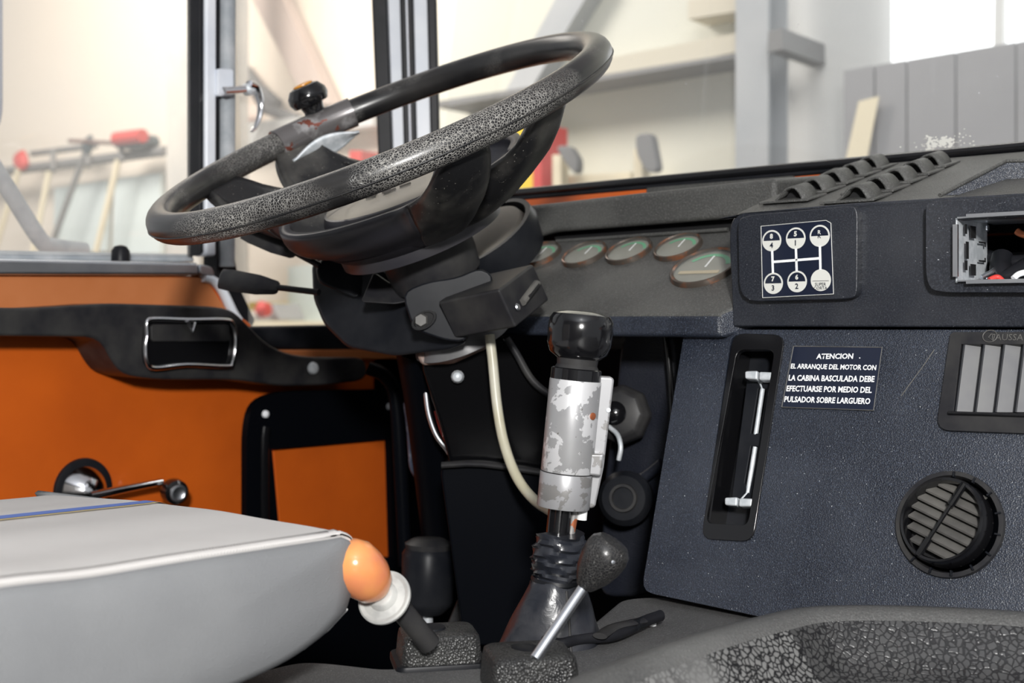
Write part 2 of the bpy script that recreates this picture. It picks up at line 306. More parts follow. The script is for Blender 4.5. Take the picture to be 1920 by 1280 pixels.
# pale cloth panels behind the tools
hb('pale_blue_sheet', [(102, 352), (200, 338), (196, 470), (100, 470)], 4.93, .02, bluepanel, 'pale blue sheet under the tool rail, left one', 'sheet')
hb('pale_blue_sheet', [(215, 335), (300, 324), (300, 475), (210, 475)], 4.93, .02, bluepanel, 'pale blue sheet under the tool rail, beside the weathered column', 'sheet')
hb('pale_blue_sheet', [(540, 500), (640, 490), (640, 640), (540, 640)], 4.93, .02, bluepanel, 'pale blue sheet behind the indicator stalk', 'sheet')
# tool rail and long handled tools
t = thing('tool_rail', 'dark wall rail that carries the long handled tools', 'rack', onY(170, 310, 4.8))
obj('rail', G().tube([onY(-60, 330, 4.8), onY(312, 283, 4.8)], .035), darkbar, t); obj('rail', G().tube([onY(60, 288, 4.85), onY(180, 273, 4.85)], .022), darkbar, t)
for u, v in ((100, 312), (165, 303), (228, 293)): obj('hook', G().tube([onY(u, v-28, 4.78), onY(u, v+8, 4.72)], .02), darkbar, t)
def tool(top, bot, hm, head, label, hw=.06):
    a, b = onY(*top, 4.745), onY(*bot, 4.72); t = thing('long_handled_tool', label, 'tool', b)
    obj('handle', G().tube([a, b], .022), hm, t)
    if head: obj('head', G().lathe([(.005, -.08), (hw*.8, -.05), (hw, 0), (hw*.6, .05), (.01, .08)], a, (a-b), 16, ey=.5), head, t)
tool((40, 300), (-10, 470), cream, redm, 'cream handled tool with a red head at the left end of the rail', .09)
tool((92, 322), (62, 470), cream, None, 'plain cream pole, second tool from the left on the rail')
tool((165, 272), (92, 472), darkbar, tealm, 'dark handled tool in the middle of the rail')
tool((222, 300), (180, 472), cream, None, 'plain cream pole hanging near the weathered column')
t = thing('hedge_trimmer', 'red and grey power tool lying on the rail beside the column', 'power tool', onY(240, 265, 4.7))
obj('motor_body', G().extr(rnd([onY(*p, 4.7) for p in [(208, 268), (225, 256), (268, 250), (274, 268), (250, 280), (215, 278)]], .03), (0, .12, 0)), tealm, t, bev=.01)
obj('grip', G().tube([onY(218, 260, 4.68), onY(268, 254, 4.68)], .045), redm, t); obj('blade', G().tube([onY(208, 268, 4.72), onY(130, 264, 4.72)], .015), brown, t)
t = thing('bench_clamp', 'black clamp hanging on the wall behind the window latch', 'clamp', onY(490, 180, 4.93))
obj('bar', G().tube([onY(452, 122, 4.93), onY(485, 165, 4.93), onY(520, 196, 4.93)], .04), darkbar, t); obj('jaw', G().tube([onY(470, 160, 4.9), onY(500, 205, 4.9), onY(560, 225, 4.9)], .035), darkbar, t)
obj('grip', G().tube([onY(444, 200, 4.88), onY(444, 235, 4.88)], .05), redm, t)
hb('wall_shelf', [(440, 232), (700, 205), (700, 235), (440, 275)], 4.85, .12, palegrey, 'pale grey shelf behind the wheel, left of the windscreen pillar', 'shelf')
bx0, bx1 = onY(430, 602, 4.55), onY(660, 602, 4.55); t = thing('workbench', 'pale bench along the hall wall under the grey jack', 'bench', ((bx0.x+bx1.x)/2, 4.6, fz))
obj('bench_top', G().box((bx0.x, 4.5, bx0.z-.05), (bx1.x-bx0.x, 0, 0), (0, .46, 0), (0, 0, .05)), cream, t)
for xx in (bx0.x+.05, bx1.x-.1): obj('leg', G().box((xx, 4.55, fz), (.06, 0, 0), (0, .06, 0), (0, 0, bx0.z-.05-fz)), steel, t)
t = thing('floor_jack', 'grey jack with a red cap low behind the stalks', 'jack', onY(498, 590, 4.6))
obj('frame', G().extr([onY(*p, 4.6) for p in [(472, 600), (490, 568), (512, 568), (525, 600)]], (0, .2, 0)), steel, t, bev=.01); obj('cap', G().lathe([(.04, 0), (.05, .05), (.02, .08)], onY(502, 580, 4.55), -Y3, 16), redm, t)
hb('yellow_box', [(466, 566), (486, 566), (486, 582), (466, 582)], 4.7, .1, yellowm, 'small yellow box beside the jack', 'box')
t = thing('tool_cabinet', 'yellow cabinet with a red edge behind the right wheel spoke', 'cabinet', onY(990, 400, 4.5))
cb_ = onY(965, 240, 4.5); cm_ = onY(1004, 238, 4.5); ce_ = onY(1020, 238, 4.5)
obj('body', G().box((cb_.x, 4.5, fz), (cm_.x-cb_.x, 0, 0), (0, .2, 0), (0, 0, cb_.z-fz)), yellowm, t); obj('edge', G().box((cm_.x, 4.48, fz), (ce_.x-cm_.x, 0, 0), (0, .2, 0), (0, 0, cb_.z-fz)), redm, t)
hb('red_box', [(655, 282), (678, 282), (678, 330), (655, 330)], 4.7, .1, redm, 'small red box behind the wheel opening beside the pillar', 'box')
for cu, cv, lb in ((1058, 300, 'black round pad on a cream post, nearer the yellow cabinet'), (1210, 288, 'black upright pad on a cream post, nearer the steel column')):
    t = thing('padded_post', lb, 'stand', onY(cu-12, 500, 4.5))
    pq = [onY(*p, 4.5) for p in [(cu-22, cv-10), (cu-6, cv-10), (cu-6, 500), (cu-22, 500)]]; pq[2].z = pq[3].z = fz; obj('post', G().extr(pq, (0, .06, 0)), cream, t)
    obj('pad', G().extr(rnd([onY(*p, 4.44) for p in ([(cu-18, cv-26), (cu+8, cv-28), (cu+26, cv), (cu+22, cv+30), (cu+4, cv+10)] if cu < 1100 else [(cu-20, cv-36), (cu+10, cv-40), (cu+18, cv), (cu+24, cv+34), (cu+2, cv+36), (cu-18, cv)])], .03), (0, .05, 0)), darkbar, t, bev=.008)
hb('wall_shelf', [(1020, 332), (1182, 322), (1182, 338), (1020, 352)], 4.6, .1, cream, 'cream shelf board between the two padded posts', 'shelf')

# ================================================================== cab shell
DX, WY = -1.43, 1.30                        # door plane, windscreen base
t = thing('truck_cab', 'orange painted truck cab shell around the controls, with black floor and pillar', 'truck cab', (-.3, .6, -.95)); CAB = t
obj('floor_pan', G().box((-1.45, -.75, -.78), (2.4, 0, 0), (0, 2.25, 0), (0, 0, .04)), rubber, t)
obj('firewall', G().box((-1.45, 1.48, -.78), (2.4, 0, 0), (0, .03, 0), (0, 0, .88)), blackcloth, t)
obj('roof', G().box((-1.5, -.8, .98), (2.45, 0, 0), (0, 2.3, 0), (0, 0, .04)), whitepaint, t)  # out of view, added to shield the cab from ambient light
obj('rear_wall', G().box((-1.5, -.84, -.78), (2.45, 0, 0), (0, .04, 0), (0, 0, 1.8)), vinyl_top, t)  # unseen too, added with the roof to keep the interior dark
cw = [onY(u, v, WY) for u, v in [(815, 376), (2050, 266)]]
obj('cowl', G().box((-1.45, WY-.005, .10), (2.45, 0, 0), (0, .25, 0), (0, 0, cw[0].z-.105)), orange, t, label='orange strip of bodywork below the windscreen')
obj('cowl_cover', G().box((-.86, WY-.012, .09), (.20, 0, 0), (0, .010, 0), (0, 0, .076)).box((-.612, WY-.012, .09), (1.1, 0, 0), (0, .010, 0), (0, 0, .080)), vinyl_top, t)
obj('engine_well_side', G().box((-.655, .55, -.78), (.02, 0, 0), (0, .9, 0), (0, 0, .44)), blackcloth, t)
obj('kick_panel', G().box((DX-.03, 1.36, -.78), (.03, 0, 0), (0, .14, 0), (0, 0, .85)), orange, t)
# pillar between door and windscreen, built of separate strips that lean slightly
t = thing('windscreen_pillar', 'white and black striped pillar between the driver window and the windscreen', 'pillar', D(760, 420, 1.9)+Z3*-.1)
def strip(u0, u1, w0, w1, d, m, name, dep=.03):
    v0, v1 = -260, 470; a = D(u0, v0, d+.08*0); b = D(u1, v0, d); c = D(w1, v1, d); e = D(w0, v1, d); n = (b-a).cross(c-b).normalized()
    if n.dot(CF) < 0: n = -n
    obj(name, G().extr([a, b, c, e], n*dep), m, t, bev=.003)
strip(686, 716, 716, 742, 1.86, rubber, 'door_seal'); strip(712, 746, 738, 768, 1.89, whitepaint, 'pillar_face', .04)
strip(742, 768, 762, 786, 1.87, rubber, 'centre_seal', .05); strip(766, 798, 784, 816, 1.89, whitepaint, 'pillar_face', .04); strip(794, 812, 812, 828, 1.86, rubber, 'windscreen_seal')
strip(753, 757, 773, 777, 1.865, whitepaint, 'seal_groove', .003)
# windscreen
t = thing('windscreen', 'dusty scratched windscreen above the dashboard', 'window', (-.3, WY+.02, .18))
lean = V((0, .10, .78))
obj('pane', G().box(onY(822, 374, WY+.012)+V((0, 0, -.01)), V((1.95, 0, 0)), (0, .005, 0), lean), glass, t)
ga_ = onY(822, 374, WY+.012); gn = X3.cross(lean).normalized(); fl = G()
for i in range(150):
    u = random.gauss(1762, 26); v = 268-(u-1762)*.10+random.gauss(0, 4.5)*(1+abs(u-1762)/60); p = onP(u, v, ga_, gn); r_ = random.uniform(.0003, .0016)*(1.4 if abs(u-1762) < 25 else .7)
    fl.add([p+X3*(r_*math.cos(q)*random.uniform(.6, 1.6))+Z3*(r_*math.sin(q)*random.uniform(.5, 1.1))-gn*.0002 for q in (0, 1.1, 2.2, 3.3, 4.4, 5.4)], [(0, 1, 2, 3, 4, 5)])
t_ = obj('dust_smear', fl, platewhite, t, sharp=0); t_['kind'] = 'stuff'
b0, b1 = onY(815, 376, WY), onY(2050, 264, WY)
obj('gasket', G().tube([b0, b1], .0062), gloss, t); obj('gasket_lip', G().tube([b0+V((0, -.004, -.008)), b1+V((0, -.004, -.008))], .003), rubber, t)

# ================================================================== driver door
t = thing('driver_door', 'orange driver door with black armrest, ashtray and window crank', 'door', (DX, .9, -.6)); DOOR = t
def dp(px, x=DX): return [onX(u, v, x) for u, v in px]
skin = dp([(-160, 514), (384, 517), (404, 530), (425, 572), (470, 606), (500, 652), (775, 662), (775, 1300), (-160, 1300)])
obj('door_skin', G().extr(skin, (-.045, 0, 0)), orange, t, bev=.004)
obj('window_sill', G().extr(dp([(-160, 482), (372, 492), (374, 516), (-160, 515)], DX+.012), (-.06, 0, 0)), alu, t, bev=.004)
obj('sill_seal', G().extr(dp([(-160, 466), (362, 476), (366, 491), (-160, 486)], DX-.02), (-.04, 0, 0)), greypost, t, bev=.003)
obj('sill_bracket', G().extr(rnd(dp([(374, 494), (398, 500), (404, 518), (376, 516)], DX+.014), .006), (-.03, 0, 0)), alu, t, bev=.002)
obj('sill_end', G().tube(dp([(380, 520), (400, 526), (418, 548), (436, 585), (446, 600)], DX+.006), .009, smooth=5, flat=.7), whitepaint, t, label='white curved end piece of the sill')
obj('vent_corner', G().extr(dp([(408, 470), (440, 470), (452, 540), (480, 600), (475, 612), (440, 600), (410, 560)], DX-.01), (-.03, 0, 0)), rubber, t, bev=.004)
obj('vent_sill', G().extr(dp([(455, 612), (760, 606), (775, 662), (500, 655)], DX+.01), (-.05, 0, 0)), plastic, t, bev=.006)
obj('sill_orange_top', G().extr(dp([(470, 656), (775, 655), (775, 672), (500, 675)], DX+.016), (-.03, 0, 0)), orange2, t, bev=.002)
obj('upper_orange_band', G().extr(dp([(-160, 518), (384, 520), (420, 574), (440, 582), (-160, 585)], DX+.004), (-.005, 0, 0)), orange2, t)
# window divider
obj('channel_seal', G().extr(dp([(374, -320), (388, -320), (386, 470), (374, 480)], DX+.01), (-.03, 0, 0)), rubber, t, bev=.002)
obj('divider_post', G().extr(dp([(387, -320), (408, -320), (406, 480), (386, 480)], DX+.016), (-.03, 0, 0)), whitepaint, t, bev=.004)
obj('divider_seal', G().extr(dp([(407, -320), (413, -320), (411, 500), (406, 500)], DX+.012), (-.03, 0, 0)), rubber, t)
obj('vent_frame', G().tube(dp([(426, -320), (424, 500)], DX+.004), .0125), greypost, t, label='dusty grey round post of the vent window')
for a, b in (((408, 128), (438, 182)),): obj('latch_bracket', G().extr(rnd(dp([(409, 128), (438, 130), (438, 180), (409, 180)], DX+.022), .004), (-.012, 0, 0)), whitepaint, t, bev=.002)
la = onX(424, 170, DX+.03); lv = obj('latch', G().tube(dp([(420, 170), (450, 168), (468, 166)], DX+.035), .0055, smooth=3), chrome, t)
obj('latch_hook', G().tube(dp([(466, 158), (480, 165), (488, 190), (487, 215), (480, 236), (472, 246)], DX+.04), (.0085, .003), smooth=5, flat=.7), chrome, lv)
obj('latch_pivot', G().lathe([(.009, 0), (.009, .012), (.004, .016)], onX(462, 168, DX+.028), X3, 20), zinc, lv)
obj('window_pane', G().extr(dp([(-160, -320), (374, -320), (374, 480), (-160, 475)], DX-.012), (-.004, 0, 0)), glass2, t)
obj('vent_pane', G().extr(dp([(430, -320), (800, -320), (720, 612), (470, 612)], DX-.006), (-.004, 0, 0)), glass2, t)
obj('sill_button', G().lathe([(.012, -.01), (.012, .004), (.008, .010), (.002, .012)], onX(226, 476, DX-.01), Z3, 18), rubber, t)
# armrest
arm = rnd(dp([(-160, 575), (60, 577), (150, 572), (200, 568), (400, 574), (436, 580), (462, 604), (500, 645), (545, 665), (600, 670), (688, 670), (690, 712), (610, 722), (530, 724), (440, 712), (300, 712), (235, 704), (212, 680), (188, 632), (-160, 628)], DX+.07), .02, 3)
ar = obj('armrest', G().extr(arm, (-.07, 0, 0)), plastic_grey, t, bev=.016, seg=4, label='black moulded armrest')
obj('armrest_screw', G().lathe([(.009, 0), (.008, .004), (.003, .006)], onX(586, 690, DX+.07), X3, 18), zinc, ar)
obj('ashtray_rear', G().extr(rnd(dp([(272, 604), (284, 596), (426, 598), (440, 606), (444, 640), (438, 688), (284, 692), (270, 680)], DX+.076), .02, 3), (-.012, 0, 0)), gloss, ar, bev=.003)
fr = dp([(276, 630), (276, 604), (290, 598), (350, 600), (420, 600), (436, 608), (442, 640), (436, 680), (424, 687), (350, 684), (290, 690), (276, 678), (273, 650), (276, 630)], DX+.080)
obj('chrome_frame', G().tube(fr, .0032, smooth=4), chrome, ar, label='chrome frame of the ashtray')
obj('ashtray_lid', G().extr(rnd(dp([(284, 608), (430, 608), (430, 640), (284, 640)], DX+.079), .005), (-.006, 0, 0)), plastic_grey, ar, bev=.001)
obj('ashtray_clip', G().tube(dp([(352, 602), (360, 622), (366, 604)], DX+.084), .0022), chrome, ar)
# window crank
ck = obj('window_crank', G().lathe([(.004, .030), (.018, .024), (.030, .008), (.035, .003), (.036, 0)][::-1], onX(155, 920, DX), X3, 40), chrome, t, label='chrome window crank')
obj('crank_rose', G().lathe([(.041, 0), (.040, .004), (.034, .006)], onX(155, 918, DX), X3, 40), rubber, ck)
obj('crank_arm', G().tube([onX(170, 930, DX+.03), onX(235, 916, DX+.036), onX(303, 903, DX+.04)], (.0075, .006), smooth=4, flat=.8), chrome, ck)
obj('crank_knob', G().lathe([(.007, 0), (.016, .006), (.0175, .014), (.016, .024), (.012, .028)], onX(318, 918, DX+.034), V((1, -.2, -.05)), 30), gloss, ck)
obj('knob_ring', G().lathe([(.0115, .028), (.0115, .0295), (.0085, .030), (.006, .0285)], onX(318, 918, DX+.034), V((1, -.2, -.05)), 30), alu, ck)
# storage pocket on the door
out = rnd(dp([(462, 1300), (462, 800), (475, 752), (520, 734), (790, 728), (790, 1300)], DX+.05), .03, 4)
hole = dp([(510, 843), (732, 823), (732, 1040), (512, 1040), (540, 1000)], DX+.05); hole = dp([(510, 842), (731, 823), (737, 1045), (528, 1045)], DX+.05)
pk = obj('door_pocket', G().plate(out, [hole], (-.012, 0, 0)), blackcloth, t, bev=.002, label='black sheet metal pocket on the door')
obj('pocket_back', G().extr(dp([(512, 842), (728, 824), (728, 905), (734, 1050), (530, 1050)], DX+.038), (-.01, 0, 0)), orange, pk, bev=.002, label='orange panel inside the pocket')
obj('pocket_rib', G().tube(dp([(500, 800), (497, 850), (498, 1100)], DX+.054), .007, smooth=3, flat=.5), gloss, pk)
for u, v in ((497, 776), (729, 762)): obj('rivet', G().lathe([(.0055, 0), (.005, .003), (.002, .005)], onX(u, v, DX+.05), X3, 16), spotm, pk)

# outside mirror
t = thing('door_mirror', 'grey outside mirror and bent bracket beyond the driver window', 'mirror', onX(40, 470, -1.75))
obj('mirror_bracket', G().tube([onX(u, v, -1.68) for u, v in [(-60, 250), (-20, 300), (20, 362), (75, 448), (100, 462), (160, 470)]], .0125, smooth=5), greypost, t)
obj('mirror_shell', G().extr(rnd([onX(u, v, -1.75) for u, v in [(-160, -260), (10, -260), (10, 230), (-20, 275), (-160, 275)]], .03), (-.05, 0, 0)), mirrorm, t, bev=.01)

# ================================================================== instrument panel
t = thing('instrument_cluster', 'dusty black instrument panel with five gauges behind the gear lever', 'instrument panel', (-.9, 1.05, 0))
IYf, IYb = 1.02, 1.16
A_ = onY(960, 606, IYf); B_ = onY(1352, 583, IYf); C_ = onY(1410, 432, IYb); D_ = onY(880, 460, IYb)
zf = onY(1200, 590, IYf).z; zb = onY(1200, 440, IYb).z
x0, x1 = -1.10, onY(1352, 583, IYf).x; x1b = onY(1400, 430, IYb).x
face = [V((x0, IYf, zf)), V((x1, IYf, zf)), V((x1+.02, IYf+.03, zf+(zb-zf)*.21)), V((x1b, IYb, zb)), V((x0, IYb, zb))]
nrm = (face[1]-face[0]).cross(face[3]-face[1]).normalized(); nrm = nrm if nrm.z > 0 else -nrm
obj('sloped_face', G().extr(face, -nrm*.02), vinyl_top, t, bev=.004)
lip = [onY(u, v, IYf-.002) for u, v in [(900, 612), (1348, 584), (1364, 568), (1364, 602), (1340, 612), (980, 640), (900, 640)]]
obj('front_lip', G().extr([V((x0, IYf, zf)), V((x1, IYf, zf)), V((x1, IYf, zf-.022)), V((x0, IYf, zf-.022))], (0, .03, 0)), vinyl, t, bev=.005)
g = G(); g.extr([V((x1-.001, IYf, zf)), V((x1+.02, IYf+.03, zf+.014)), V((x1+.02, IYf+.03, zf-.012)), V((x1-.001, IYf, zf-.022))], (0, .02, -.001)); obj('lip_corner', g, vinyl, t, bev=.002)
tb = [onY(u, v, IYb-.01) for u, v in [(935, 392), (1200, 362), (1455, 334), (1455, 404), (1040, 436), (1024, 440), (935, 470)]]
obj('top_bar', G().extr(tb, (0, .115, .014)), vinyl_top, t, bev=.006)
obj('slot_recess', G().extr([onY(u, v, IYb+.012) for u, v in [(1036, 434), (1380, 404), (1380, 440), (1046, 462)]], (0, .01, 0)), darkhole, t)
obj('slot_edge', G().tube([onY(1044, 452, IYb-.006), onY(1365, 430, IYb-.006)], .0022), vinyl_top, t)
obj('left_shoulder', G().tube([onY(950, 405, IYb-.01), onY(905, 470, IYb-.03), onY(880, 520, IYf+.03)], .018, smooth=5), plastic, t)
def gauge(u, v, r, tan=False, name='gauge'):
    c = onP(u, v, face[0], nrm); ex = X3; ey = nrm.cross(ex); ge = obj(name, G().lathe([(r*.90, .004), (r*.95, .0055), (r, .005), (r*1.04, .001), (r*1.04, -.004), (r*.9, -.004)], c, nrm, 44, cap=False), bezelm, t)
    obj('dial', G().lathe([(r*.92, 0), (r*.92, .0012)], c, nrm, 44), gaugeface, ge)
    a0, a1 = (.25, 2.6)
    g = G(); g.grid(lambda a, b: c+nrm*.0018+(ex*math.cos(a0+(a1-a0)*a)+ey*math.sin(a0+(a1-a0)*a))*(r*(.62+.14*b)), 20, 1); obj('green_band', g, green, ge)
    if tan: g = G(); g.box(c+nrm*.002-ex*r*.7-ey*r*.35, ex*r*1.3, ey*r*.14, nrm*.0008); obj('tan_band', g, needle, ge)
    g = G(); g.box(c+nrm*.0022, ex*r*.05, ey*r*.6, nrm*.0006); obj('needle', g, white, ge)
    obj('glass_cover', G().lathe([(r*.92, .004), (r*.5, .0052), (.0005, .0056)], c, nrm, 44), gglass, ge)
for u, v, r in ((1012, 480, .0265), (1097, 479, .0265), (1180, 473, .0265), (1272, 466, .0265)): gauge(u, v, r)
gauge(1322, 504, .036, True)
# ventilation outlet behind the wheel
t = thing('round_outlet', 'dusty round outlet with a curved black hood between wheel and gauges', 'air outlet', D(915, 500, 1.42))
oc = D(912, 452, 1.40); ox = V((-.1, -.65, .75)).normalized()
obj('bowl', G().lathe([(.055, 0), (.05, .012), (.03, .018), (.004, .02)], oc, ox, 40), padmat, t); obj('hood', G().lathe([(.058, -.03), (.066, 0), (.064, .012), (.058, .012), (.055, 0)], oc, ox, 40), plastic, t)

# ================================================================== centre console (upper)
CY = 1.03
t = thing('dash_console', 'black vinyl upper console with gear chart, raised vents and radio opening', 'dashboard', (-.3, 1.15, 0)); CON = t
def cp(px, y=CY): return [onY(u, v, y) for u, v in px]
front = rnd(cp([(1374, 612), (1366, 430), (1376, 404), (1398, 398), (1600, 380), (2080, 352), (2080, 614)]), [0, .02, .012, .004, 0, 0, 0], 4)
radio = cp([(1792, 410), (2060, 400), (2060, 528), (1792, 528)])
obj('console_face', G().plate(front, [radio], (0, .012, 0)), vinyl_face, t, bev=.003, seg=3)
zt0, zt1 = onY(1450, 395, CY).z, .172
xl0, xl1, xr = onY(1376, 410, CY).x, onY(1545, 330, 1.27).x, .45
YB = 1.292
top = [V((xl0, CY+.002, zt0)), V((xr, CY+.002, zt0)), V((xr, YB, zt1)), V((xl1, YB, zt1))]
obj('console_top', G().extr(top, (0, 0, -.012)), vinyl_top, t, bev=.004)
obj('console_side', G().extr([V((xl0, CY+.01, zt0-.003)), V((xl1, YB, zt1-.003)), V((xl1, YB, .0)), V((xl0, CY+.01, onY(1374, 612, CY).z))], (.01, 0, 0)), vinyl_top, t)
# gear chart bezel
bz = rnd(cp([(1386, 566), (1383, 412), (1400, 404), (1588, 386), (1608, 388), (1607, 552), (1596, 560)], CY-.010), [.02, .01, .01, .01, .012, .01, .012], 4)
obj('chart_bezel', G().extr(bz, (0, .012, 0)), vinyl_face, t, bev=.005, seg=4)
# radio bezel
bz = rnd(cp([(1736, 540), (1736, 378), (2080, 358), (2080, 548), (1770, 548)], CY-.012), [.02, .008, 0, 0, .012], 5)
obj('radio_bezel', G().plate(bz, [cp([(1796, 412), (2060, 402), (2060, 527), (1796, 527)], CY-.012)], (0, .014, 0)), vinyl_face, t, bev=.005, seg=4)
# hooded tray above the radio
hx = onY(1765, 366, CY).x
hg = G(); p0 = onY(1762, 366, CY); p1 = onY(1886, 302, 1.12); p2 = onY(2080, 296, 1.12)
hg.extr([p0, p1, p2, onY(2080, 356, 1.12), onY(1886, 362, 1.12)], (0, .004, 0)); obj('tray_back', hg, vinyl, t)
obj('tray_rim', G().tube([p0, p1, p2], .0018), vinyl_top, t)
# gear chart plate
pl = rnd(cp([(1427, 424), (1549, 413), (1558, 418), (1563, 551), (1430, 558)], CY-.0115), [0]*5)
gp = obj('gear_chart', G().extr(pl, (0, .0015, 0)), platemat, t, label='dark blue gear chart plate with white circles')
px0, pxr, pzt, pzb = pl[0].x, pl[-2].x, pl[0].z, pl[-1].z; pyy = CY-.0118
ed = G()
for i in range(5): ed.tube([pl[i]+V((0, -.0002, 0)), pl[(i+1) % 5]+V((0, -.0002, 0))], .0003, 6)
obj('chart_edge', ed, platewhite, gp)
def cpt(u, v): return onY(u, v, pyy)
cen = {'84': (1447, 451), '51': (1492, 446.5), 'R': (1537, 442), '73': (1450, 531), '62': (1494.5, 527.5), 'S': (1539, 525)}
R_ = .0098
def disc(c, r, m, name, y, a0=0, a1=2*PI, n=36):
    g = G(); q = [V((c.x+r*math.cos(a0+(a1-a0)*k/n), y, c.z+r*math.sin(a0+(a1-a0)*k/n))) for k in range(n+1)]
    g.add([V((c.x, y, c.z))]+q, [(0, k+1, k+2) for k in range(n)]); return obj(name, g, m, gp, sharp=0)
for k, (u, v) in cen.items():
    c = cpt(u, v); disc(c, R_, platewhite, 'chart_circle', pyy)
    if k != 'S': disc(c, R_*.84, platemat, 'chart_half', pyy-.0002, 0, PI)
    def tx(s_, dz, h, m, b=.0): text(s_, 'chart_number', m, V((c.x, pyy-.0003, c.z+dz)), X3, Z3, h, parent=gp, bold=b)
    if len(k) == 2: tx(k[0], .0040, .0048, platewhite, .05); tx(k[1], -.0042, .0050, platemat, .02)
    elif k == 'R': tx('R', .0032, .0038, platewhite, .02); tx('R', -.0002, .0038, platemat, .0)
    else:
        obj('chart_line', G().box((c.x-R_*.8, pyy-.0005, c.z-.0008), (R_*1.6, 0, 0), (0, .0002, 0), (0, 0, .0003)), platemat, gp)
        tx('SUPER', -.0036, .0027, platemat); tx('CORTA', -.0070, .0027, platemat)
def bar(a, b, w=.0011):
    a, b = cpt(*a), cpt(*b); dv = (b-a); sd = dv.cross(Y3).normalized()*w; obj('chart_line', G().extr([a-sd+V((0, -.0003, 0)), a+sd+V((0, -.0003, 0)), b+sd+V((0, -.0003, 0)), b-sd+V((0, -.0003, 0))], (0, .0002, 0)), white, gp)
bar((1448, 470), (1449.5, 512)); bar((1492.5, 466), (1494, 508)); bar((1537.5, 461), (1538.5, 506)); bar((1448.5, 491), (1538, 484))
# raised scoop vents on the console top
def sc(x, y): k = (y-CY)/(YB-CY); return V((x, y, zt0+(zt1-zt0)*k))
prof = [(-.030, .0), (-.020, .0015), (-.013, .006), (-.007, .0125), (-.001, .0145), (.004, .013), (.009, .007), (.012, .0)]
def scoop(x, y, k=1.0):
    g = G(); pr = catmull([V((a, 0, b)) for a, b in prof], 3)
    bs = sc(x, y); f0 = [bs+V((p.x*k, 0, p.z*k)) for p in pr]; f1 = [sc(x, y+.030)+V((p.x*k, 0, p.z*k*.9)) for p in pr]
    g.rings([f0, f1], closed=False); o = obj('vent_scoop', g, vinyl_top, t, solid=.0018)
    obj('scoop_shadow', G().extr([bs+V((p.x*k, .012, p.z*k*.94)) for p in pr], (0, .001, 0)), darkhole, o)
    obj('scoop_base', G().box(bs+V((-.033, -.004, 0)), (.052, 0, 0), (0, .041, .009), (0, 0, .0024)), vinyl_top, o, bev=.0008)
q1, q2 = onP(1484, 380, V((0, CY, zt0)), V((0, -(zt1-zt0), YB-CY)).normalized()), onP(1604, 380, V((0, CY, zt0)), V((0, -(zt1-zt0), YB-CY)).normalized())
for i in range(5): scoop(q1.x, q1.y+.043*i); scoop(q2.x, q2.y+.043*i)
# radio sleeve
rs = obj('radio_sleeve', G().box(onY(1792, 408, CY-.014)-V((0, 0, .054)), (.0012, 0, 0), (0, .072, 0), (0, 0, .0535)), zinc, t, label='zinc plated radio sleeve with punched slots')
s0 = onY(1788, 408, CY-.015); s1 = onY(1788, 528, CY-.015); xs = s0.x+.004; H = s0.z-s1.z
obj('sleeve_top', G().box((xs, CY-.018, s0.z-.001), (.2, 0, 0), (0, .09, 0), (0, 0, .0012)).box((xs+.008, CY-.020, s0.z-.001), (.2, 0, 0), (0, .003, 0), (0, 0, .003)), alu, rs)
obj('sleeve_bottom', G().box((xs, CY-.018, s1.z), (.2, 0, 0), (0, .09, 0), (0, 0, .0012)).box((xs+.008, CY-.020, s1.z-.002), (.2, 0, 0), (0, .003, 0), (0, 0, .003)), alu, rs)
obj('sleeve_flange', G().box((xs-.003, CY-.020, s1.z+.004), (.004, 0, 0), (0, .003, 0), (0, 0, H-.010)), alu, rs)
for y, z, a, b in ((.012, .83, .005, .15), (.026, .80, .012, .19), (.015, .5, .006, .27), (.012, .26, .006, .15), (.026, .2, .012, .18)):
    obj('punched_slot', G().box((xs+.0016, CY-.018+y, s1.z+H*(z-b/2)), (.0006, 0, 0), (0, a, 0), (0, 0, H*b)), darkhole, rs)
for z in (.64, .34): obj('punched_slot', G().box((xs+.0016, CY+.028, s1.z+H*z), (.0006, 0, 0), (0, .016, 0), (0, 0, .0014)).box((xs+.0016, CY+.042, s1.z+H*(z-(.05 if z > .5 else -.0))), (.0006, 0, 0), (0, .002, 0), (0, 0, H*.07)), darkhole, rs)
for z in (.9, .1): obj('sleeve_rivet', G().lathe([(.0035, 0), (.003, .001), (.001, .0014)], V((xs+.002, CY+.048, s1.z+H*z)), X3, 14), alu, rs)
obj('radio_cavity', G().box((xs-.004, CY+.16, s1.z-.02), (.3, 0, 0), (0, .004, 0), (0, 0, H+.04)).box((xs-.004, CY+.056, s1.z-.02), (.3, 0, 0), (0, .1, 0), (0, 0, .018)), darkhole, t)
obj('cavity_shelf', G().box((xs-.004, CY+.12, s1.z+.012), (.3, 0, 0), (0, .004, 0), (0, 0, .018)), plastic_grey, t)
def lp(l, m, r, name, label, cat='cable', **k): p = [onY(u, v, y) for u, v, y in l]; return lobj(name, G().tube(p, r, smooth=5, **k), m, label, cat, sum(p, V())/len(p))
lp([(1838, 478, 1.10), (1870, 486, 1.09), (1905, 492, 1.08), (1990, 486, 1.08)], rubber, .0065, 'wire_bundle', 'thick black wire bundle crossing the radio opening')
lp([(1880, 480, 1.08), (1876, 505, 1.07), (1890, 522, 1.065), (1930, 500, 1.065)], rubber, .009, 'connector_boot', 'black rubber connector hanging inside the radio opening', 'connector')
lp([(1840, 520, 1.05), (1862, 508, 1.06), (1866, 500, 1.07)], alu, .0022, 'wire', 'grey wire at the bottom left of the radio opening', 'wire')
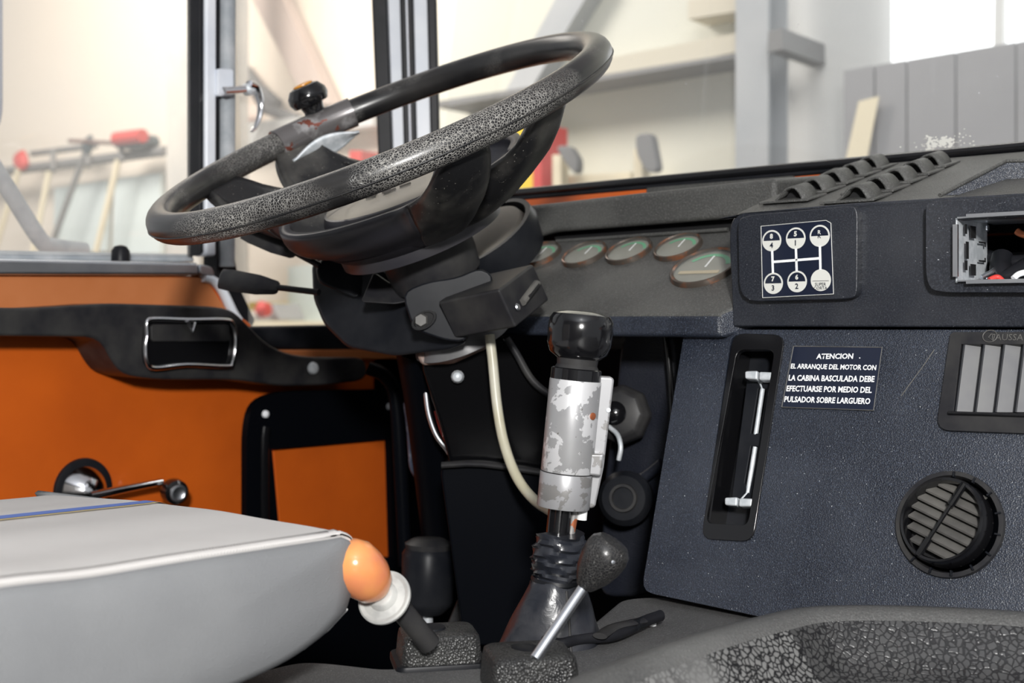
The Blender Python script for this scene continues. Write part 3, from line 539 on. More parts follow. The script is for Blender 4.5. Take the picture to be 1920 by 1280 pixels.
lp([(1855, 524, 1.045), (1870, 519, 1.05), (1880, 526, 1.05)], redm, .0022, 'wire', 'red wire at the bottom of the radio opening', 'wire')
lp([(1900, 522, 1.045), (1915, 512, 1.05), (1960, 505, 1.05)], white, .0025, 'wire', 'white wire at the bottom right of the radio opening', 'wire')
lp([(1906, 433, 1.07), (1920, 440, 1.07), (1980, 452, 1.07)], copper, .003, 'wire', 'orange wire at the top right of the radio opening', 'wire')

# ================================================================== lower dash panel (leans towards the seats at its foot)
dn = V((0, -.35, -1)).normalized(); PO = onY(1300, 616, 1.035); PN = X3.cross(-dn).normalized()
if PN.y > 0: PN = -PN
def pp(px, lift=0): return [onP(u, v, PO+PN*lift, PN) for u, v in px]
t = thing('lower_dash_panel', 'black grained lower dash panel with a bluish sheen in its colour, with warning plate and vents', 'dashboard', (-.3, .98, -.2)); LOW = t
outl = rnd(pp([(1284, 618), (2080, 618), (2080, 1330), (1470, 1165), (1203, 1108)]), [.004, 0, 0, .01, .012], 3)
slot = rnd(pp([(1372, 626), (1470, 630), (1410, 1012), (1316, 1006)], 0), .010, 3)
cvc, ccr = onP(1781, 983, PO, PN), .0405
uy = -dn
circ = lambda r, n=40: [cvc+X3*(r*math.cos(2*PI*k/n))+uy*(r*math.sin(2*PI*k/n)) for k in range(n)]
lv = pp([(1788, 642), (2080, 642), (2080, 782), (1782, 782)])
obj('panel_skin', G().plate(outl, [slot, circ(.0405), lv], -PN*.008), vinyl, t, bev=.003, seg=3)
obj('panel_edge', G().extr([outl[0]-PN*.004, outl[-1]-PN*.004, outl[-1]-PN*.004+V((-.012, .10, 0)), outl[0]-PN*.004+V((-.012, .08, 0))], (.006, 0, 0)), navypad, t)
# heater slot
so = rnd(pp([(1375, 624), (1472, 627), (1411, 1016), (1314, 1010)], .002), .012, 4)
si = rnd(pp([(1382, 655), (1452, 655), (1402, 985), (1322, 980)], .002), .008, 4)
hs = obj('heater_control', G().plate(so, [si], -PN*.006), gloss, t, bev=.0015, label='glossy black heater slide control')
obj('slot_floor', G().extr(pp([(1366, 640), (1466, 642), (1420, 1004), (1312, 1000)], -.030), -PN*.003), plastic, hs)
wl = pp([(1381, 650), (1330, 985)], -.001); obj('slot_wall', G().extr([wl[0], wl[1], wl[1]-PN*.03, wl[0]-PN*.03], (-.002, 0, 0)), gloss, hs)
obj('slide_track', G().plate(pp([(1400, 718), (1450, 718), (1408, 950), (1370, 950)], -.012), [pp([(1422, 728), (1438, 728), (1424, 812), (1408, 812)], -.012), pp([(1408, 836), (1422, 836), (1404, 925), (1396, 905)], -.012)], -PN*.003), plastic, hs, bev=.0008)
obj('slide_lever', G().tube(pp([(1420, 702), (1430, 728), (1417, 815)], -.014), .0022), zinc, hs); obj('slide_lever', G().tube(pp([(1416, 838), (1402, 925), (1390, 938)], -.014), .0022), zinc, hs)
for u, v in ((1422, 703), (1384, 940)):
    a = pp([(u-26, v-8), (u-2, v-9), (u-3, v+8), (u-26, v+6)], .0); b = pp([(u+1, v-7), (u+27, v-6), (u+25, v+9), (u, v+9)], .002)
    obj('slide_knob', G().extr(a, -PN*.010), zinc, hs, bev=.0018); obj('slide_knob', G().extr(b, -PN*.010), zinc, hs, bev=.0018)
# warning plate
wp = pp([(1488, 649), (1654, 651), (1638, 769), (1466, 763)], .0015)
wq = obj('warning_plate', G().extr(wp, -PN*.0012), platemat, t, label='dark plate with white warning text')
ed = G()
for i in range(4): ed.tube([wp[i]+PN*.0002, wp[(i+1) % 4]+PN*.0002], .0004, 6)
obj('plate_edge', ed, ventm, wq)
for s_, u0, v0, u1, v1, hh in (('ATENCION', 1531, 668, 1600, 667.5, 11), ('EL ARRANQUE DEL MOTOR CON', 1483, 687, 1643, 690, 12), ('LA CABINA BASCULADA DEBE', 1479, 708, 1640, 710.5, 12), ('EFECTUARSE POR MEDIO DEL', 1475, 728, 1635, 731, 12), ('PULSADOR SOBRE LARGUERO', 1471, 748, 1632, 752, 12)):
    a, b = pp([(u0, v0), (u1, v1)], .0019); h_ = (pp([(u0, v0)], 0)[0]-pp([(u0, v0+hh)], 0)[0]).length*.92
    text(s_, 'warning_text', white, (a+b)/2, (b-a).normalized(), (-dn-(b-a).normalized()*(-dn).dot((b-a).normalized())).normalized(), h_, (b-a).length, wq, .03, .0002)
obj('scratch', G().tube(pp([(1752, 655), (1728, 690), (1700, 728), (1690, 742)], .0002), .0004, 6, smooth=3), ventm, t)
obj('plate_dot', G().lathe([(.0006, 0), (.0005, .0003)], pp([(1612, 671)], .0018)[0], PN, 8), white, wq)
# rectangular louvre
lf = rnd(pp([(1782, 622), (2080, 622), (2080, 818), (1755, 806)], .004), [.004, 0, 0, .012], 4)
li = pp([(1802, 645), (2060, 645), (2060, 776), (1788, 772)], .004)
lo = obj('louvre_vent', G().plate(lf, [li], -PN*.007), plastic_grey, t, bev=.002, label='rectangular vent with upright louvres')
obj('vent_back', G().extr(pp([(1770, 630), (2080, 630), (2080, 800), (1760, 800)], -.022), -PN*.002), darkhole, lo)
for i in range(7):
    u = 1808+i*37.5; a, b = pp([(u, 646), (u-16, 773)], .002); w_ = V((.0175, .010, 0)); obj('louvre', G().box(a, b-a, w_, PN*.0012), ventdusty, lo)
    obj('louvre_edge', G().tube([a, b], .0013, 8), plastic, lo)
a, b = pp([(1778, 774), (2080, 783)], .005); obj('vent_ledge', G().tube([a, b], .0016), gloss, lo)
te = pp([(1896, 632)], .0042)[0]; text('TAUSSA M', 'embossed_text', ventm, te, X3, uy, .0055, .034, lo, 0, .0003)
cc = pp([(1856, 630)], .0046)[0]; obj('embossed_mark', G().tube([cc+X3*(.0058*math.cos(q))+uy*(.0052*math.sin(q)) for q in [2*PI*k/24 for k in range(25)]], .0004, 6), ventm, lo)
obj('embossed_mark', G().tube([cc+X3*x+uy*y for x, y in ((.001, .002), (.004, .001), (.003, -.004), (-.001, -.001), (.001, .002))], .0004, 6), ventm, lo)
# round vent
rv = obj('round_vent', G().lathe([(.0435, 0), (.043, .004), (.0395, .0042), (.038, 0), (.0375, -.012)], cvc, PN, 60, cap=False), plastic_grey, t, label='round swivelling vent with slats')
for k in range(10):
    q = -2.2+k*.42; d_ = X3*math.cos(q)+uy*math.sin(q); obj('vent_tooth', G().box(cvc+d_*.0378+PN*.002, d_*.0045, d_.cross(PN)*.0012, PN*.0045), plastic, rv)
ax = (PN+X3*-.13+uy*.05).normalized(); vc = cvc-X3*.0035+uy*.0015+PN*.006
obj('vent_barrel', G().lathe([(.0315, .001), (.0325, .0045), (.0345, .005), (.036, .002), (.036, -.012), (.0325, -.012), (.0315, .001)], vc, ax, 60, cap=False), gloss, rv)
vx = (X3-ax*X3.dot(ax)).normalized(); vy = ax.cross(vx)
if vy.dot(uy) < 0: vy = -vy
rot = lambda a, b: vx*(a*math.cos(-.36)-b*math.sin(-.36))+vy*(a*math.sin(-.36)+b*math.cos(-.36))
for k in range(-3, 4):
    y = k*.0084; hw = math.sqrt(max(.0318**2-y*y, 0)); c0 = vc+rot(0, y)-ax*.005
    ad = rot(1, 0); bd = rot(0, 1)
    g = G(); g.rings([[c0+ad*s_*hw*.99+bd*p[0]+ax*p[1] for p in ((-.0016, .0032), (-.0002, .0042), (.0012, .0030), (.0074, -.0035), (.0070, -.0048), (-.001, .001))] for s_ in (-1, -.5, 0, .5, 1)]); obj('vent_slat', g, ventm, rv)
obj('vent_back', G().lathe([(.036, -.010), (.036, -.012)], vc, ax, 40), darkhole, rv)
a, b = vc+rot(.0035, .034)+ax*.003, vc+rot(-.0035, -.034)+ax*.003
obj('vent_spine', G().tube([a, b], .0016, 10), gloss, rv); obj('spine_grip', G().tube([a, a+(b-a)*.3], .003, 10), gloss, rv); obj('spine_grip', G().tube([b-(b-a)*.24, b], .003, 10), gloss, rv)

# ================================================================== heater side of the footwell
t = thing('side_pad', 'dark navy padded upright beside the lower dash panel', 'trim', (-.72, 1.14, -.2))
obj('pad', G().extr(rnd([onY(*p, 1.13) for p in [(1165, 612), (1252, 612), (1264, 660), (1262, 800), (1215, 1120), (1120, 1120), (1130, 900), (1150, 760)]], .02, 4), (0, .12, 0)), navypad, t, bev=.012)
obj('pad_rib', G().tube([onY(1247, 622, 1.115), onY(1256, 700, 1.115), onY(1262, 800, 1.115)], .0035, smooth=4), gloss, t)
obj('pad_fold', G().tube([onY(1150, 905, 1.12), onY(1200, 898, 1.12), onY(1242, 868, 1.12)], .006, smooth=4), navypad, t)
t = thing('heater_knob', 'black round knob with a glossy centre right of the gear lever', 'knob', onY(1165, 800, 1.12))
c = onY(1168, 778, 1.11); nn = V((.35, -.9, .15)).normalized()
obj('knob_body', G().lathe([(.034, 0), (.033, .012), (.026, .020), (.018, .022)], c, nn, 8), plastic_grey, t, bev=.003); obj('knob_dome', G().lathe([(.013, .020), (.013, .026), (.008, .031), (.001, .033)], c-X3*.004, nn, 30), gloss, t)
obj('knob_lever', G().tube([onY(1142, 800, 1.08), onY(1158, 815, 1.075), onY(1164, 838, 1.07), onY(1160, 862, 1.07)], .0026, smooth=4), zinc, t)
t = thing('grommet_plug', 'dark ringed grommet plug right of the gear lever foot', 'plug', onY(1176, 960, 1.12))
c = onY(1176, 934, 1.11)
obj('plug_body', G().lathe([(.030, 0), (.030, .010), (.024, .018), (.002, .019)], c, nn, 36), plastic, t); obj('plug_ring', G().lathe([(.016, .018), (.015, .022), (.012, .022), (.011, .017)], c, nn, 36), plastic_grey, t)
lobj('panel_bracket', G().tube([onY(1150, 640, 1.14), onY(1190, 636, 1.14)], .010), ventm, 'pale dusty bracket right of the gear knob', 'bracket', onY(1165, 640, 1.14))

# ================================================================== steering wheel
WC = V((-.90895057, .87200945, .19276955)); WN = V((-.0609781, -.46154679, .88501765)).normalized()
WA = V((-.99763478, 0, -.06873747)).normalized(); WB = WN.cross(WA)
def wl(r, a, z): a = math.radians(a); return WC+(WA*math.cos(a)+WB*math.sin(a))*r+WN*z
t = thing('steering_wheel', 'large worn black four spoke steering wheel with dished hub', 'steering wheel', WC-WN*.16); WH = t
def torus(R, r, a0, a1, n, m_, z=0, sq=1.0):
    g = G(); rs = []
    for i in range(n+(0 if a1-a0 >= 360 else 1)):
        a = a0+(a1-a0)*i/n; rs.append([wl(R+r*math.cos(q), a, z+r*sq*math.sin(q)) for q in [2*PI*k/m_ for k in range(m_)]])
    if a1-a0 >= 360: rs.append(rs[0]); g.rings(rs, cap=False)
    else: g.rings(rs)
    return g
obj('rim', torus(.235, .0152, 0, 360, 140, 22), rimmat, t, label='cracked and dusty black rim')
obj('rim_seam', torus(.235+.0150, .0009, 0, 360, 120, 6, -.003), wheelpl, t)
PR = [(.232, -.006), (.222, -.018), (.205, -.038), (.186, -.055), (.160, -.072), (.132, -.088), (.100, -.102), (.050, -.112)]
def prz(r):
    for (a, b), (c, d) in zip(PR, PR[1:]):
        if r >= c: return b+(d-b)*(a-r)/(a-c)
    return PR[-1][1]
SPK = [(341, 1), (371, -1), (151, 1), (176, -1)]           # spoke angle, side on which its partner lies
def kk(a):
    k = 0
    for c, sgn in SPK:
        d = (a-c+540) % 360-180; w = (5.5 if c < 180 and c > 100 else 13.5) if d*sgn > 0 else 10; d = max(0, abs(d)-3.5); k = max(k, math.exp(-(d/w)**2))
    return k
def cradle(a0, a1, n=60, m=22):
    def f(x, y):
        a = a0+(a1-a0)*x; k = kk(a); lip = .128+.104*k; r = lip+(.048-lip)*y; z = prz(r)+.034*(1-k)*(1-y)**3
        return wl(r+.010*(1-k)*math.sin(PI*min(1, y*3))*1.0, a, z)
    return G().grid(f, n, m)
for a0, a1 in ((326, 356), (356, 386), (136, 163.5), (163.5, 191)): obj('spoke', cradle(a0, a1, 30), wheelpl, t, solid=.011)
obj('hub_dish', cradle(26, 136), bowlmat, t, solid=.011); obj('hub_dish', cradle(191, 326), bowlmat, t, solid=.011)
obj('hub_cup', G().lathe([(.10, -.100), (.085, -.112), (.05, -.118), (.001, -.118)], WC, WN, 60, ex=WA), bowlmat, t)
#obj('spoke_box', G().lathe([(.150, -.085), (.120, -.072), (.08, -.070)], WC, WN, 60, ex=WA, cap=False), plastic, t)
obj('horn_pad', G().lathe([(.088, -.120), (.090, -.070), (.086, -.062), (.072, -.057), (.040, -.053), (.001, -.052)], WC, WN, 64, ex=WA), bowlmat, t)
pd = obj('horn_cap', G().lathe([(.084, -.0615), (.082, -.0595), (.070, -.0550), (.040, -.0510), (.001, -.050)], WC, WN, 64, ex=WA), padmat, t, label='dust covered cream horn cap with faded script')
sx, sy_ = -WA, -WB
ws = lambda x, y: WC+sx*x+sy_*(y-.040)-WN*.0500+WN*0
for st in ([(-.030, -.040), (-.018, -.018), (-.004, .002), (.008, .006), (.004, -.004), (-.010, -.008)], [(.002, -.014), (.012, -.008), (.014, -.016), (.008, -.020), (.018, -.016)], [(.022, -.010), (.030, -.006), (.028, -.014), (.038, -.006)], [(.040, -.002), (.050, .004)]):
    obj('script_stroke', G().tube([ws(a, b) for a, b in st], .0011, 6, smooth=4), ink, pd)
obj('column_collar', G().lathe([(.050, -.112), (.050, -.146), (.048, -.166), (.042, -.172)], WC, WN, 48), plastic_grey, t)
# spinner knob clamped on the far rim
t = thing('spinner_knob', 'black mushroom spinner knob with amber centre clamped to the far rim', 'steering knob', wl(.235, 333, 0))
obj('clamp_band', torus(.235, .0178, 320, 345, 16, 22), mat('scuffed_clear_sleeve', (.16, .15, .15), .25, .4, patch=(45, (.20, .06, .04), .56), var=(30, (.35, .34, .34), .5, .6)), t)
kb = wl(.240, 330, .004); kx = (WN+V((-.05, .0, 0))).normalized()
obj('bracket_plate', G().grid(lambda x, y: wl(.214+.004*math.cos(y*3), 321+24*x, -.022+(y-.5)*.026*math.sin(PI*min(max(x, .04), .96))), 16, 6), zinc, t, solid=.003)
obj('stem', G().lathe([(.019, -.010), (.016, -.002), (.0135, .006), (.0125, .016), (.015, .024)], kb, kx, 36), gloss, t)
obj('knob', G().lathe([(.012, .021), (.021, .023), (.0245, .030), (.0238, .037), (.018, .045), (.012, .047)], kb, kx, 44), gloss, t)
obj('amber_cap', G().lathe([(.0125, .0455), (.012, .0480), (.008, .0490), (.001, .0495)], kb, kx, 36), orcap, t)
obj('clamp_bolt', G().lathe([(.007, 0), (.007, .014), (.005, .017)], wl(.222, 334, -.018), -WN, 12), brown, t)

# ================================================================== steering column
t = thing('steering_column', 'black steering column with switch housings and two stalks', 'steering column', WC-WN*.45)
obj('column_shaft', G().lathe([(.030, -.160), (.038, -.176), (.040, -.205), (.046, -.225), (.055, -.24)], WC, WN, 44), mat('grey_column_plastic', (.11, .11, .115), .3, var=(20, (.16, .16, .16))), t)
oct_ = [D(u, v, 1.255+(880-u)*.00045-(v-560)*.0002) for u, v in [(583, 492), (603, 474), (668, 478), (742, 520), (790, 562), (850, 560), (880, 640), (845, 655), (740, 668), (650, 652), (606, 608), (586, 560)]]
hb_ = obj('switch_housing', G().extr(rnd(oct_, .008, 2), CF*.13), plastic, t, bev=.010, seg=3)
sh = [D(u, v, 1.34+(560-v)*.0003) for u, v in [(604, 482), (664, 484), (700, 506), (672, 562), (596, 530), (590, 500)]]
obj('housing_cover', G().extr(rnd(sh, .006, 2), CF*.03), plastic, hb_, bev=.006)
sh = [D(u, v, 1.285+(560-v)*.0006) for u, v in [(700, 510), (748, 542), (790, 560), (740, 570), (676, 566)]]
obj('housing_cover', G().extr(rnd(sh, .004, 2), CF*.03), plastic_grey, hb_, bev=.005)
obj('switch_tab', G().tube([D(672, 507, 1.32), D(684, 500, 1.31), D(694, 496, 1.305)], .0034, smooth=3), chrome, hb_)
cb = rnd([D(u, v, 1.235) for u, v in [(752, 548), (800, 528), (858, 520), (900, 500), (930, 520), (905, 560), (870, 600), (880, 640), (840, 640), (775, 618)]], .012, 3)
cbod = obj('column_body', G().extr(cb, CF*.10), plastic, t, bev=.012, seg=4)
oc = D(795, 600, 1.232); obj('lock_recess', G().lathe([(.014, 0), (.0135, .003), (.011, .003), (.010, -.001)], oc, -CF, 28, ex=V((.8, .3, .5)), ey=.62), gloss, cbod)
obj('lock_core', G().lathe([(.0075, .000), (.006, .0035)], oc-CR*.003, -CF, 6), ventm, cbod)
O = D(935, 542, 1.17); a = D(820, 566, 1.225)-O; b = D(1000, 494, 1.245)-O; c = D(968, 614, 1.180)-O
sb = obj('switch_box', G().box(O, a, b, c), plastic_grey, t, bev=.003, label='square black switch box on the right of the column')
bn = b.cross(c).normalized(); bn = bn if bn.dot(CF) < 0 else -bn
q = O+b*.55+c*.52+bn*.001
obj('box_slot', G().tube([q-b*.22+c*.08, q+b*.3-c*.08], .0048, 10, flat=.7), ventm, sb); obj('box_slot_core', G().tube([q-b*.1+c*.06+bn*.003, q+b*.25-c*.04+bn*.003], .0022, 8), darkhole, sb)
obj('box_screw', G().lathe([(.004, 0), (.003, .0015)], O+b*.2+c*.62+bn*.001, bn, 14), alu, sb)
def stalk(p, lab):
    a, b, c_, d_ = p; n_ = (c_-b).normalized()
    r = obj('stalk', G().tube([a, b], .0036, 10), rubber, t, label=lab)
    side = n_.cross(CF).normalized(); k = lambda s, w, h: [c_*(1-s)+d_*s+side*(w*math.cos(q)*1.0)+CF*(h*math.sin(q)) for q in [PI/4*j+PI/8 for j in range(8)]]
    g = G(); g.rings([k(0, .006, .006), k(.04, .0085, .007), k(.35, .0125, .008), k(.8, .0135, .008), k(.97, .0125, .007), k(1, .009, .005)]); obj('stalk_grip', g, plastic_grey, r)
stalk((D(600, 498, 1.34), D(552, 472, 1.35), D(556, 476, 1.35), D(462, 432, 1.37)), 'upper stalk with black grip')
stalk((D(598, 548, 1.34), D(515, 538, 1.37), D(522, 540, 1.37), D(412, 522, 1.40)), 'lower stalk with black grip')
obj('column_tube', G().tube([D(800, 640, 1.36), D(820, 780, 1.42), D(845, 1010, 1.52)], .036, smooth=4), blackcloth, t)

# tapered black column cover below, with brown strip
t = thing('column_cover', 'glossy black tapered column cover with a tan strip on top', 'cover', D(870, 880, 1.35))
cv = rnd([D(u, v, 1.31) for u, v in [(782, 662), (905, 630), (950, 632), (968, 660), (1000, 715), (1046, 750), (1046, 900), (850, 900), (826, 800)]], .02, 3)
obj('cover_shell', G().extr(cv, CF*.12), mat('glossy_deep_black', (.0025, .0025, .003), .14, spec=.10), t, bev=.012, seg=4)
obj('tan_strip', G().extr(rnd([D(u, v, 1.300) for u, v in [(780, 662), (840, 650), (912, 628), (916, 652), (850, 682), (790, 685)]], .004, 2), CF*.05), brownstrip, t, bev=.004)
obj('bright_edge', G().tube([D(842, 648, 1.296), D(912, 627, 1.296)], .0018), alu, t)
obj('cover_screw', G().lathe([(.007, 0), (.005, .006), (.002, .008)], D(858, 706, 1.30), -CF, 12), zinc, t)
obj('cover_edge', G().tube([D(u, v, 1.30) for u, v in [(950, 634), (968, 662), (1000, 715), (1048, 752)]], .004, smooth=5), plastic_grey, t)
t = thing('pedal_box', 'matt black box under the column cover at the footwell', 'housing', D(930, 1100, 1.4))
obj('box', G().extr(rnd([D(u, v, 1.29) for u, v in [(824, 870), (900, 868), (1060, 890), (1060, 1210), (870, 1210)]], .012, 3), CF*.2), blackcloth, t, bev=.01)
obj('box_ledge', G().tube([D(828, 872, 1.285), D(905, 870, 1.285), D(1030, 888, 1.285)], .007, flat=.5, smooth=3), plastic_grey, t)
lobj('air_hose', G().tube([D(u, v, d) for u, v, d in [(918, 628, 1.27), (924, 680, 1.265), (932, 760, 1.26), (945, 830, 1.25), (968, 892, 1.23), (1000, 935, 1.20), (1040, 962, 1.14)]], .0052, smooth=7), hosemat, 'yellowed white hose hanging from the column to the gear lever', 'hose', D(960, 800, 1.2))
lobj('wiring_loom', G().tube([D(u, v, 1.62) for u, v in [(762, 755), (768, 800), (772, 850), (776, 880), (800, 915), (805, 935)]], .0045, smooth=5), mat('glint_patched_blue_tape', (.12, .16, .24), .2, var=(60, (.3, .36, .46), .5, .6)), 'shiny taped wiring loom hanging beside the door pocket', 'cable', D(780, 850, 1.62))  # pale blue patches put glints into the tape colour
lobj('brake_pipe', G().tube([D(u, v, 1.36) for u, v in [(798, 730), (804, 775), (818, 815), (838, 842), (850, 862)]], .003, smooth=5), alu, 'thin bright pipe running down the left of the column cover', 'pipe', D(815, 800, 1.35))
lobj('red_cable', G().tube([D(u, v, 1.37) for u, v in [(816, 770), (828, 810), (852, 865)]], .0015, smooth=5), redm, 'thin dark red cable beside the bright pipe', 'cable', D(830, 820, 1.35))
t = thing('column_side_cable', 'black sleeve running from the armrest end down the footwell', 'sleeve', D(760, 900, 1.6))
obj('sleeve', G().tube([D(u, v, 1.56) for u, v in [(690, 690), (722, 705), (742, 750), (752, 900), (760, 1060)]], .009, smooth=5), blackcloth, t)
# brake valve and pedal
t = thing('brake_valve', 'dark cylindrical valve with plunger at the foot of the column', 'valve', D(800, 1150, 1.45))
vc_ = D(802, 1075, 1.40)
obj('valve_body', G().lathe([(.018, -.045), (.028, -.036), (.030, -.030), (.030, .022), (.027, .028), (.012, .030)], vc_, V((0, .05, 1)), 36), plastic, t)
obj('valve_cap', G().lathe([(.026, .024), (.028, .034), (.018, .040)], vc_, V((0, .05, 1)), 12), plastic_grey, t)
obj('plunger', G().tube([vc_-Z3*.04, vc_-Z3*.12], .006), zinc, t); obj('plunger', G().tube([vc_-Z3*.04-CR*.016, vc_-Z3*.10-CR*.016], .004), zinc, t)
obj('pedal_plate', G().extr([D(u, v, 1.42) for u, v in [(835, 1180), (858, 1125), (872, 1180), (880, 1240), (830, 1240)]], CF*.01), plastic_grey, t, bev=.002)

# ================================================================== tunnel cover
TZ = -.262
t = thing('engine_tunnel', 'dusty grey engine tunnel cover that carries the levers', 'engine cover', (-.2, .5, -.5)); TUN = t
tp_ = [V((-.735, -.1, TZ)), onZ(560, 1242, TZ), onZ(600, 1238, TZ), onZ(724, 1252, TZ), onZ(905, 1232, TZ), onZ(1090, 1182, TZ), onZ(1165, 1120, TZ), V((-.64, .985, TZ)), V((.6, .985, TZ)), V((.6, -.1, TZ))]
tp_[1].x = -.735; tp_ = rnd(tp_, [0, .02, .02, .01, .02, .02, .02, .01, 0, 0], 4)
obj('tunnel_top', G().extr(tp_, (0, 0, -.10)), carpet, t, bev=.008, seg=3)
obj('tunnel_side', G().extr([p+V((.012 if p.x < 0 else 0, -.01, -.10)) for p in tp_], (0, 0, -.35)), blackcloth, t)
# moulded tray
t = thing('moulded_tray', 'grey moulded vinyl tray with crackled raised rim on the engine tunnel', 'tray', (.0, .5, TZ))
RZ = -.214
path = [onZ(1010, 1330, RZ), onZ(1110, 1268, RZ), onZ(1230, 1222, RZ), onZ(1350, 1182, RZ), onZ(1440, 1158, RZ), onZ(1520, 1141, RZ), onZ(1620, 1137, RZ), onZ(1760, 1140, RZ), onZ(1940, 1150, RZ), onZ(2150, 1170, RZ)]
path = catmull(path, 8)
def sweep(prof, m, name, i0=0, i1=999):
    rs = []
    for i, p in enumerate(path):
        if not i0 <= i <= i1: continue
        d = (path[min(i+1, len(path)-1)]-path[max(i-1, 0)]).normalized(); n = d.cross(Z3).normalized()      # n points into the tray
        rs.append([p+n*a+Z3*b for a, b in prof])
    return obj(name, G().rings(rs, closed=False), m, t, sharp=60)
sweep([(-.045, TZ-RZ-.006), (-.034, -.030), (-.022, -.010), (-.010, -.001), (.0, 0), (.009, -.002), (.014, -.007)], trayrim, 'rim')
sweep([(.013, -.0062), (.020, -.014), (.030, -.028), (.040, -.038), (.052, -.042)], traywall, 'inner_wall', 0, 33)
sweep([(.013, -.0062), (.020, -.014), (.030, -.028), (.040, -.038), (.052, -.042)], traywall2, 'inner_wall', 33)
k = len(path); cen_ = V((.35, .25, RZ-.044))
ins = []
for i, p in enumerate(path):
    d = (path[min(i+1, k-1)]-path[max(i-1, 0)]).normalized(); n = d.cross(Z3).normalized(); ins.append(p+n*.050-Z3*.0415)
g = G(); g.add(ins+[V((.6, .1, RZ-.0415)), V((-.30, .1, RZ-.0415))], [tuple(range(len(ins)+2))]); obj('tray_floor', g, trayrim, t)

# ================================================================== gear lever
t = thing('gear_lever', 'tall gear lever with glossy black knob and chipped silver switch body', 'gear lever', onZ(1020, 1195, TZ)); GL = t
g0, g1 = D(1050, 1010, 1.0), D(1092, 582, 1.0); ga = (g1-g0).normalized(); Lg = (g1-g0).length; hz = Lg/428.
def gz(v): return (1010-v)*hz
sd = ga.cross(CF).normalized()
if sd.dot(CR) < 0: sd = -sd
prof = [(.0175, 672), (.0235, 662), (.0262, 645), (.0268, 620), (.0262, 600), (.0235, 590), (.017, 585), (.005, 583), (.0005, 583)]
obj('knob', G().lathe([(r, gz(v)) for r, v in prof], g0, ga, 56), gloss, t, label='glossy black round gear knob')
obj('knob_neck', G().lathe([(.0200, gz(698)), (.0185, gz(692)), (.0165, gz(684)), (.0172, gz(668))], g0, ga, 48), plastic_grey, t)
co = obj('neck_collar', G().lathe([(.0206, gz(718)), (.0206, gz(692)), (.0195, gz(690))], g0, ga, 48), gloss, t)
def flatlathe(v0, v1, m, name, r=.0212, parent=t):
    def sec(z, k): return [g0+ga*z+sd*(k*(r*math.cos(q)+(.0 if math.cos(q) < 0 else .0)))-CF*(k*r*math.sin(q)) for q in [2*PI*j/48 for j in range(48)]]
    return obj(name, G().rings([sec(gz(v1), .985), sec(gz(v1-1.5), 1), sec(gz(v0+1.5), 1), sec(gz(v0), .985)]), m, parent)
sbody = flatlathe(712, 884, silverpaint, 'switch_body'); sbody['label'] = 'silver switch body with flaking paint'
flatlathe(886, 950, silverpaint2, 'lower_sleeve', .0216)
w0 = g0+sd*.0215+CF*.002
obj('switch_spine', G().extr(rnd([g0+ga*gz(702)+sd*.008, g0+ga*gz(700)+sd*.0315, g0+ga*gz(870)+sd*.030, g0+ga*gz(948)+sd*.026, g0+ga*gz(948)+sd*.008], .003, 2), CF*.018), silverpaint2, sbody, bev=.002)
obj('switch_spine', G().extr([g0+ga*gz(846)+sd*.006-CF*.010, g0+ga*gz(842)+sd*.0285-CF*.010, g0+ga*gz(884)+sd*.0275-CF*.010, g0+ga*gz(884)+sd*.006-CF*.010], CF*.02), silverpaint2, sbody, bev=.002)
obj('body_screw', G().lathe([(.0030, 0), (.0028, .0012), (.001, .0016)], g0+ga*gz(774)+sd*.0155-CF*.0145, (-CF+sd).normalized(), 16), copper, sbody)
obj('body_pin', G().lathe([(.002, 0), (.0018, .001)], g0+ga*gz(762)+sd*.029, -CF, 12), zinc, sbody)
obj('hose_union', G().lathe([(.0042, 0), (.0042, .008)], g0+ga*gz(952)+sd*.016, -ga, 14), white, t)
obj('lever_shaft', G().tube([g0+ga*gz(945)-sd*.002, g0-sd*.002+ga*gz(1030)], .0100, 24), gloss, t); obj('lever_rod', G().tube([g0+ga*gz(945)+sd*.010, g0+sd*.008+ga*gz(1010)], .0034, 12), mat('rusty_rod', (.35, .34, .33), .4, .5, patch=(90, (.45, .14, .06), .6)), t)
# gathered leather boot
bz0 = g0+ga*gz(1000); base = onZ(1012, 1205, TZ)+V((0, .015, -.01))
rs = []; n_ = 56
for i in range(41):
    s_ = i/40; p = bz0.lerp(base, s_); 
    if s_ < .38: r = .0185+.0035*math.sin(s_/.38*PI)
    else: k = (s_-.38)/.62; r = .0185+.0015+k**.8*.022
    ring = []
    for j in range(n_):
        q = 2*PI*j/n_; wr = 0
        if s_ < .42: wr = .0013*math.sin(s_*70+1.6*math.sin(q*2+1)+1.3*math.sin(3*q+s_*9)+2*q)+.0010*math.sin(s_*120-3*q+2*math.sin(q))
        else: wr = .0022*math.sin(q*3+s_*5)*(s_-.3)+.0012*math.sin(q*7+s_*16)*(s_-.3)
        fl = max(0, (s_-.45))*.6
        ring.append(p+CR*((r+wr)*(1+fl*.25)*math.cos(q))+V((CF.x, CF.y, 0))*((r+wr)*math.sin(q))+Z3*.002*math.sin(q*2))
    rs.append(ring)
bt = obj('boot', G().rings(rs), boot, t, label='wrinkled black leather boot')
sm = [rs[i][int(n_*.82)]-CF*.0006 for i in range(17, 41)]; obj('boot_seam', G().tube(sm, .0011, 6), plastic_grey, bt)
obj('boot_band', G().lathe([(.0205, -.002), (.0215, .001), (.0205, .004)], bz0.lerp(base, .40), (bz0-base), 40, cap=False), rubber, bt)

